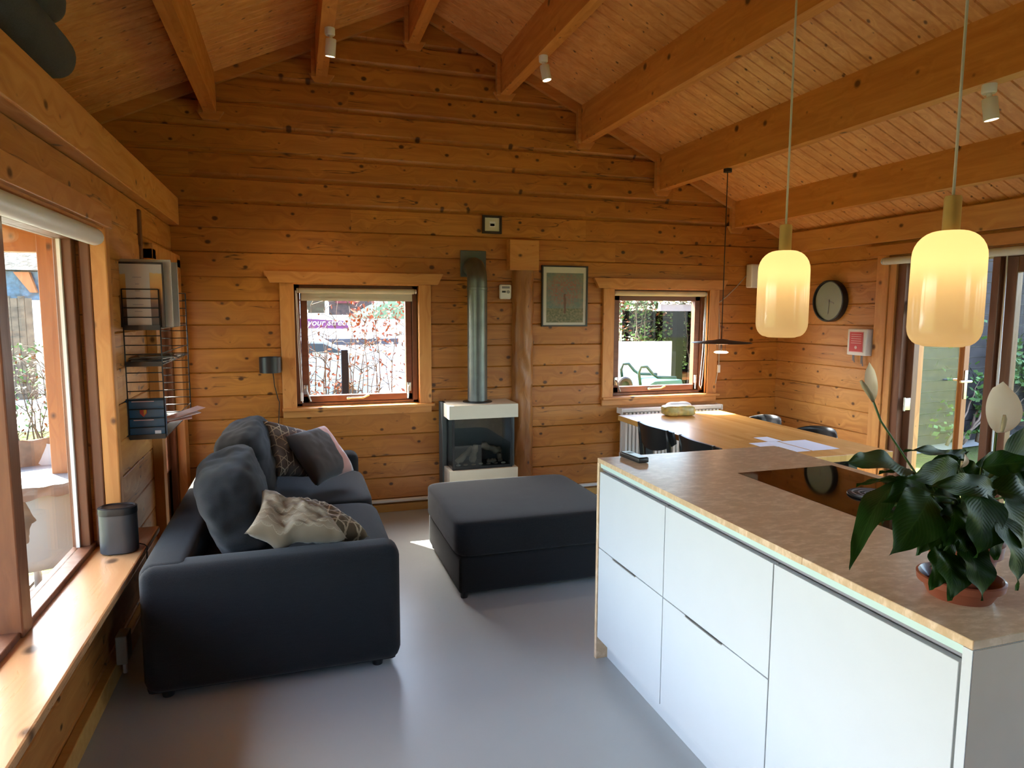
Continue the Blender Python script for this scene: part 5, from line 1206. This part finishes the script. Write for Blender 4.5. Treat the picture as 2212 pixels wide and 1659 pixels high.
# second window: shed, wheelbarrow
M_SHEDW = plain('dark_shed_boards', (.005, .005, .0055), .9, var=.25, spec=.0)
sxa = at(1462, 700, 9.0).x
t = thing('tool_shed', 'dark open shed with a corrugated roof outside the far window', 'shed', (sxa+1, 9.5, -.2))
zr = at(1440, 672, 8.9).z
b = B(); b.box(sxa, sxa+.12, 9.0, 9.12, -.2, zr); b.build('post', M_SHEDW, t)
b = B(); b.box(sxa+.9, sxa+1.0, 9.0, 10.8, -.2, zr); b.box(sxa, sxa+1, 10.7, 10.8, -.2, zr); b.build('wall', M_SHEDW, t)
b = B(); b.box(at(1425, 700, 8.9).x, sxa+1.2, 8.88, 8.96, zr, zr+.10); b.build('gutter', plain('grey_gutter', (.25, .24, .28), .5), t)
b = B(); xs = at(1416, 700, 8.8).x
b.grid(lambda u, v: Vector((xs+u*1.9, 8.8+2.1*v, zr+.16+.12*v+.03*math.sin(u*60))), 90, 2); b.build('roof', plain('pale_corrugated_sheet', (.5, .5, .44), .7, var=.1), t)
b = B(); b.puff((sxa+.30, 9.6, .75), (.25, .2, .35), n=3, res=8); b.build('bucket', plain('pale_teal_bucket', (.09, .16, .16), .5), t, smooth=True)
b = B(); b.box(sxa+.05, sxa+.9, 9.3, 10.6, .50, .54); b.build('shelf', M_PORCH, t)
t = thing('wheelbarrow', 'green tubular wheelbarrow standing outside the far window', 'wheelbarrow', (3.9, 7.2, -.2))
M_GTUBE = plain('dark_green_tube', (.008, .045, .040), .35, .3)
def pz(px, py, Y): return at(px, py, Y)
for dy in (0, .45):
    b = B(); Y = 7.0+dy; o_ = Vector((0, dy, 0))
    b.tube([pz(1384, 836, 7)+o_, pz(1380, 805, 7)+o_, pz(1384, 793, 7)+o_, pz(1397, 792, 7)+o_, pz(1410, 808, 7)+o_, pz(1420, 815, 7)+o_, pz(1460, 816, 7)+o_], .018, 8); b.build('handle_tube', M_GTUBE, t, smooth=True)
a, e = pz(1398, 834, 7.0), pz(1456, 822, 7.2)
b = B(); b.prism([a, (e.x, 7.0, a.z), (e.x-.02, 7.0, a.z+.06), (a.x+.10, 7.0, a.z+.05)], (0, .45, 0)); b.build('tray', plain('teal_tray', (.015, .10, .10), .4), t)
q = pz(1349, 832, 7.2); b = B(); b.lathe([(.05, -.03), (.085, -.035), (.10, -.02), (.10, .02), (.085, .035), (.05, .03), (.05, -.03)], q, 28, rot('X', 90)); b.build('wheel', M_BLACK, t, auto=40)
b = B(); b.lathe([(0, 0), (.05, 0)], q, 16, rot('X', 90)); b.build('hub', M_GTUBE, t)
b = B(); b.box(q.x-.05, e.x, 7.1, 7.4, -.2, q.z-.10); b.build('stand', M_GTUBE, t)
b = B(); b.box(3.4, 5.75, 9.5, 9.6, -.2, 1.10); tag(b.build('garden_wall', M_FACADE), 'low bright white garden wall outside the far window', 'wall')
# neighbour's thatched house seen from the left window
t = thing('thatched_house', 'cream neighbouring house with a dark thatched roof and blue reflections in its windows', 'house', (-8, 20, -.2))
q0, q1 = at(40, 577, 18), at(150, 577, 18)
b = B(); b.box(-12, -4.2, 18, 23, -.2, q0.z); b.build('wall', plain('cream_render', (.78, .70, .52), .8, var=.02), t)
b = B(); b.prism([(-12.6, 17.6, q0.z-.08), (-12.6, 20.5, q0.z+2.4), (-12.6, 23.4, q0.z-.08)], (9.0, 0, 0))
def mat_thatch():
    n = N('weathered_thatch'); nz = n.noise(n.co(), 9, 5, .75); n.set(col=n.mix(n.mr(nz, .42, .58), (.008, .010, .009), (.10, .105, .10)), rough=.95); n.bump(nz, 1, .1); return n.m
b.build('thatch_roof', mat_thatch(), t)
a, c_ = at(38, 648, 17.9), at(64, 586, 17.9); b = B(); b.box(a.x-1.5, c_.x+.15, 17.93, 18.01, a.z, c_.z); b.build('window', plain('painted_reflection_glass', (.05, .11, .18), .15, var=.4), t)  # bluish reflections painted in as the pane's own colour
b = B(); a, c_ = at(60, 640, 17.8), at(76, 588, 17.8); b.prism([(a.x-.25, 17.8, c_.z), (a.x+.05, 17.8, c_.z), (c_.x-.02, 17.8, c_.z-.38), (c_.x, 17.8, c_.z-.45), (a.x+.05, 17.8, c_.z-.45)], (0, .15, 0)); b.build('timber_brace', M_PORCH, t)
t = thing('reed_fence', 'upright brown paling fence in front of the thatched house', 'fence', (-6.5, 16, -.2))
a, c_ = at(30, 760, 15.5), at(68, 642, 15.5); b = B(); x = a.x-1.2
k = 0
while x < c_.x: b.box(x, x+.11, 15.5+.01*(k % 2), 15.54+.01*(k % 2), -.2, c_.z+.02*math.sin(k*3)); x += .12; k += 1
b.build('palings', plain('weathered_palings', (.10, .075, .05), .85, var=.3), t)
# dark clad outbuilding seen through the garden doors
D1 = Vector((.991, .133, 0)); O1 = Vector((8.65, 6.6, 0)); N1 = Vector((.133, -.991, 0))
t = thing('clad_outbuilding', 'outbuilding clad in dark grey horizontal boards outside the garden doors', 'shed', (O1.x, O1.y, -.2))
M_CLAD = plain('dark_grey_cladding', (.040, .034, .036), .8, var=.18, spec=.15)
b = B(); z = -.1; T = Matrix.Translation(O1) @ Matrix(((D1.x, -N1.x, 0, 0), (D1.y, -N1.y, 0, 0), (0, 0, 1, 0), (0, 0, 0, 1)))
b2 = B(); b2.box(-2.1, 6, .0, 2.6, -.2, 2.62, mat=T); b2.build('backing', plain('pale_gap_lining', (.16, .16, .18), .6, var=.02), t)
while z < 2.6: b.prism([T @ Vector(p) for p in ((-2.12, -.004, z), (-2.12, -.030, z), (-2.12, -.022, z+.128), (-2.12, -.004, z+.128))], D1*8.1); z += .1375
b.build('cladding', M_CLAD, t)
b = B(); b.prism([T @ Vector(p) for p in ((-2.5, -.25, 2.25), (6, -.25, 4.9), (6, -.25, 5.15), (-2.5, -.25, 2.5))], -N1*.04); b.prism([T @ Vector(p) for p in ((-2.5, -.25, 2.45), (6, -.25, 5.1), (6, -.25, 5.15), (-2.5, -.25, 2.5))], -N1*2.5); b.build('white_fascia', M_FACADE, t)
b = B(); b.prism([T @ Vector(p) for p in ((-2.1, 0.0, 2.5), (6, 0.0, 2.5), (6, 0.0, 5.0))], -N1*.1); b.build('gable', M_CLAD, t)
t = thing('climbing_ivy', 'ivy with fresh green leaves climbing the dark cladding', 'plant', tuple(O1+Vector((0, 0, -.2))))
random.seed(12); b = B(); L = B()
for k in range(16):
    s0 = random.uniform(-.9, 1.2); p = O1+D1*s0+N1*.14+Vector((0, 0, -.1)); pts = [p.copy()]
    for j in range(9): p = p+D1*random.uniform(.0, .14)+Vector((0, 0, random.uniform(.03, .13)))+N1*random.uniform(-.02, .02); pts.append(p.copy())
    b.tube(pts, [.022-.002*j for j in range(10)], 5)
b.build('vine_stems', plain('pale_vine_stem', (.15, .10, .07), .8), t, smooth=True)
for k in range(2600):
    s_ = random.gauss(.75, .75); h_ = abs(random.gauss(0, .55)); c_ = O1+D1*s_+N1*random.uniform(.06, .32)+Vector((0, 0, .0+h_+max(0, s_)*.35))
    if noise.noise(Vector((s_*2, h_*2, 1))) < -.12: continue
    d = Vector((random.gauss(0, 1), random.gauss(0, 1), random.gauss(0, 1))).normalized(); e = d.orthogonal().normalized(); q = random.uniform(.03, .055); L.quad(c_-d*q, c_+e*q*.7, c_+d*q, c_-e*q*.7)
L.build('leaves', M_GREENL, t, flip=False)
# distant green backdrop
for k, (x, y, r_, h_, mt, lab) in enumerate(((2.8, 24, 3, 5, M_DKGREEN, 'dull green tree far behind the white street building'), (8.4, 20, 3.2, 4.5, M_GREENL, 'bright leafy tree far off outside the far window'), (15, 13, 4, 6, M_DKGREEN, 'dark tree standing beyond the clad outbuilding'), (-16, 24, 4, 6, M_DKGREEN, 'tall tree beyond the thatched house'))):
    t = thing('broadleaf_tree', lab, 'tree', (x, y, -.2), 'distant trees'); random.seed(30+k)
    b = B(); b.tube([(x, y, -.2), (x+.1, y, h_*.6)], [.22, .1], 8); b.build('trunk', M_TWIG, t, smooth=True)
    L = B()
    for i in range(2600):
        d = Vector((random.gauss(0, 1), random.gauss(0, 1), random.gauss(0, 1))).normalized(); rr_ = r_*(.6+.4*random.random())*(1+.25*noise.noise(d*3)); c_ = Vector((x, y, h_*.62))+Vector((d.x*rr_, d.y*rr_, d.z*h_*.42))
        d2 = Vector((random.gauss(0, 1), random.gauss(0, 1), random.gauss(0, 1))).normalized(); e = d2.orthogonal(); q = .16; L.quad(c_-d2*q, c_+e*q*.6, c_+d2*q, c_-e*q*.6)
    L.build('crown', mt, t, flip=False)
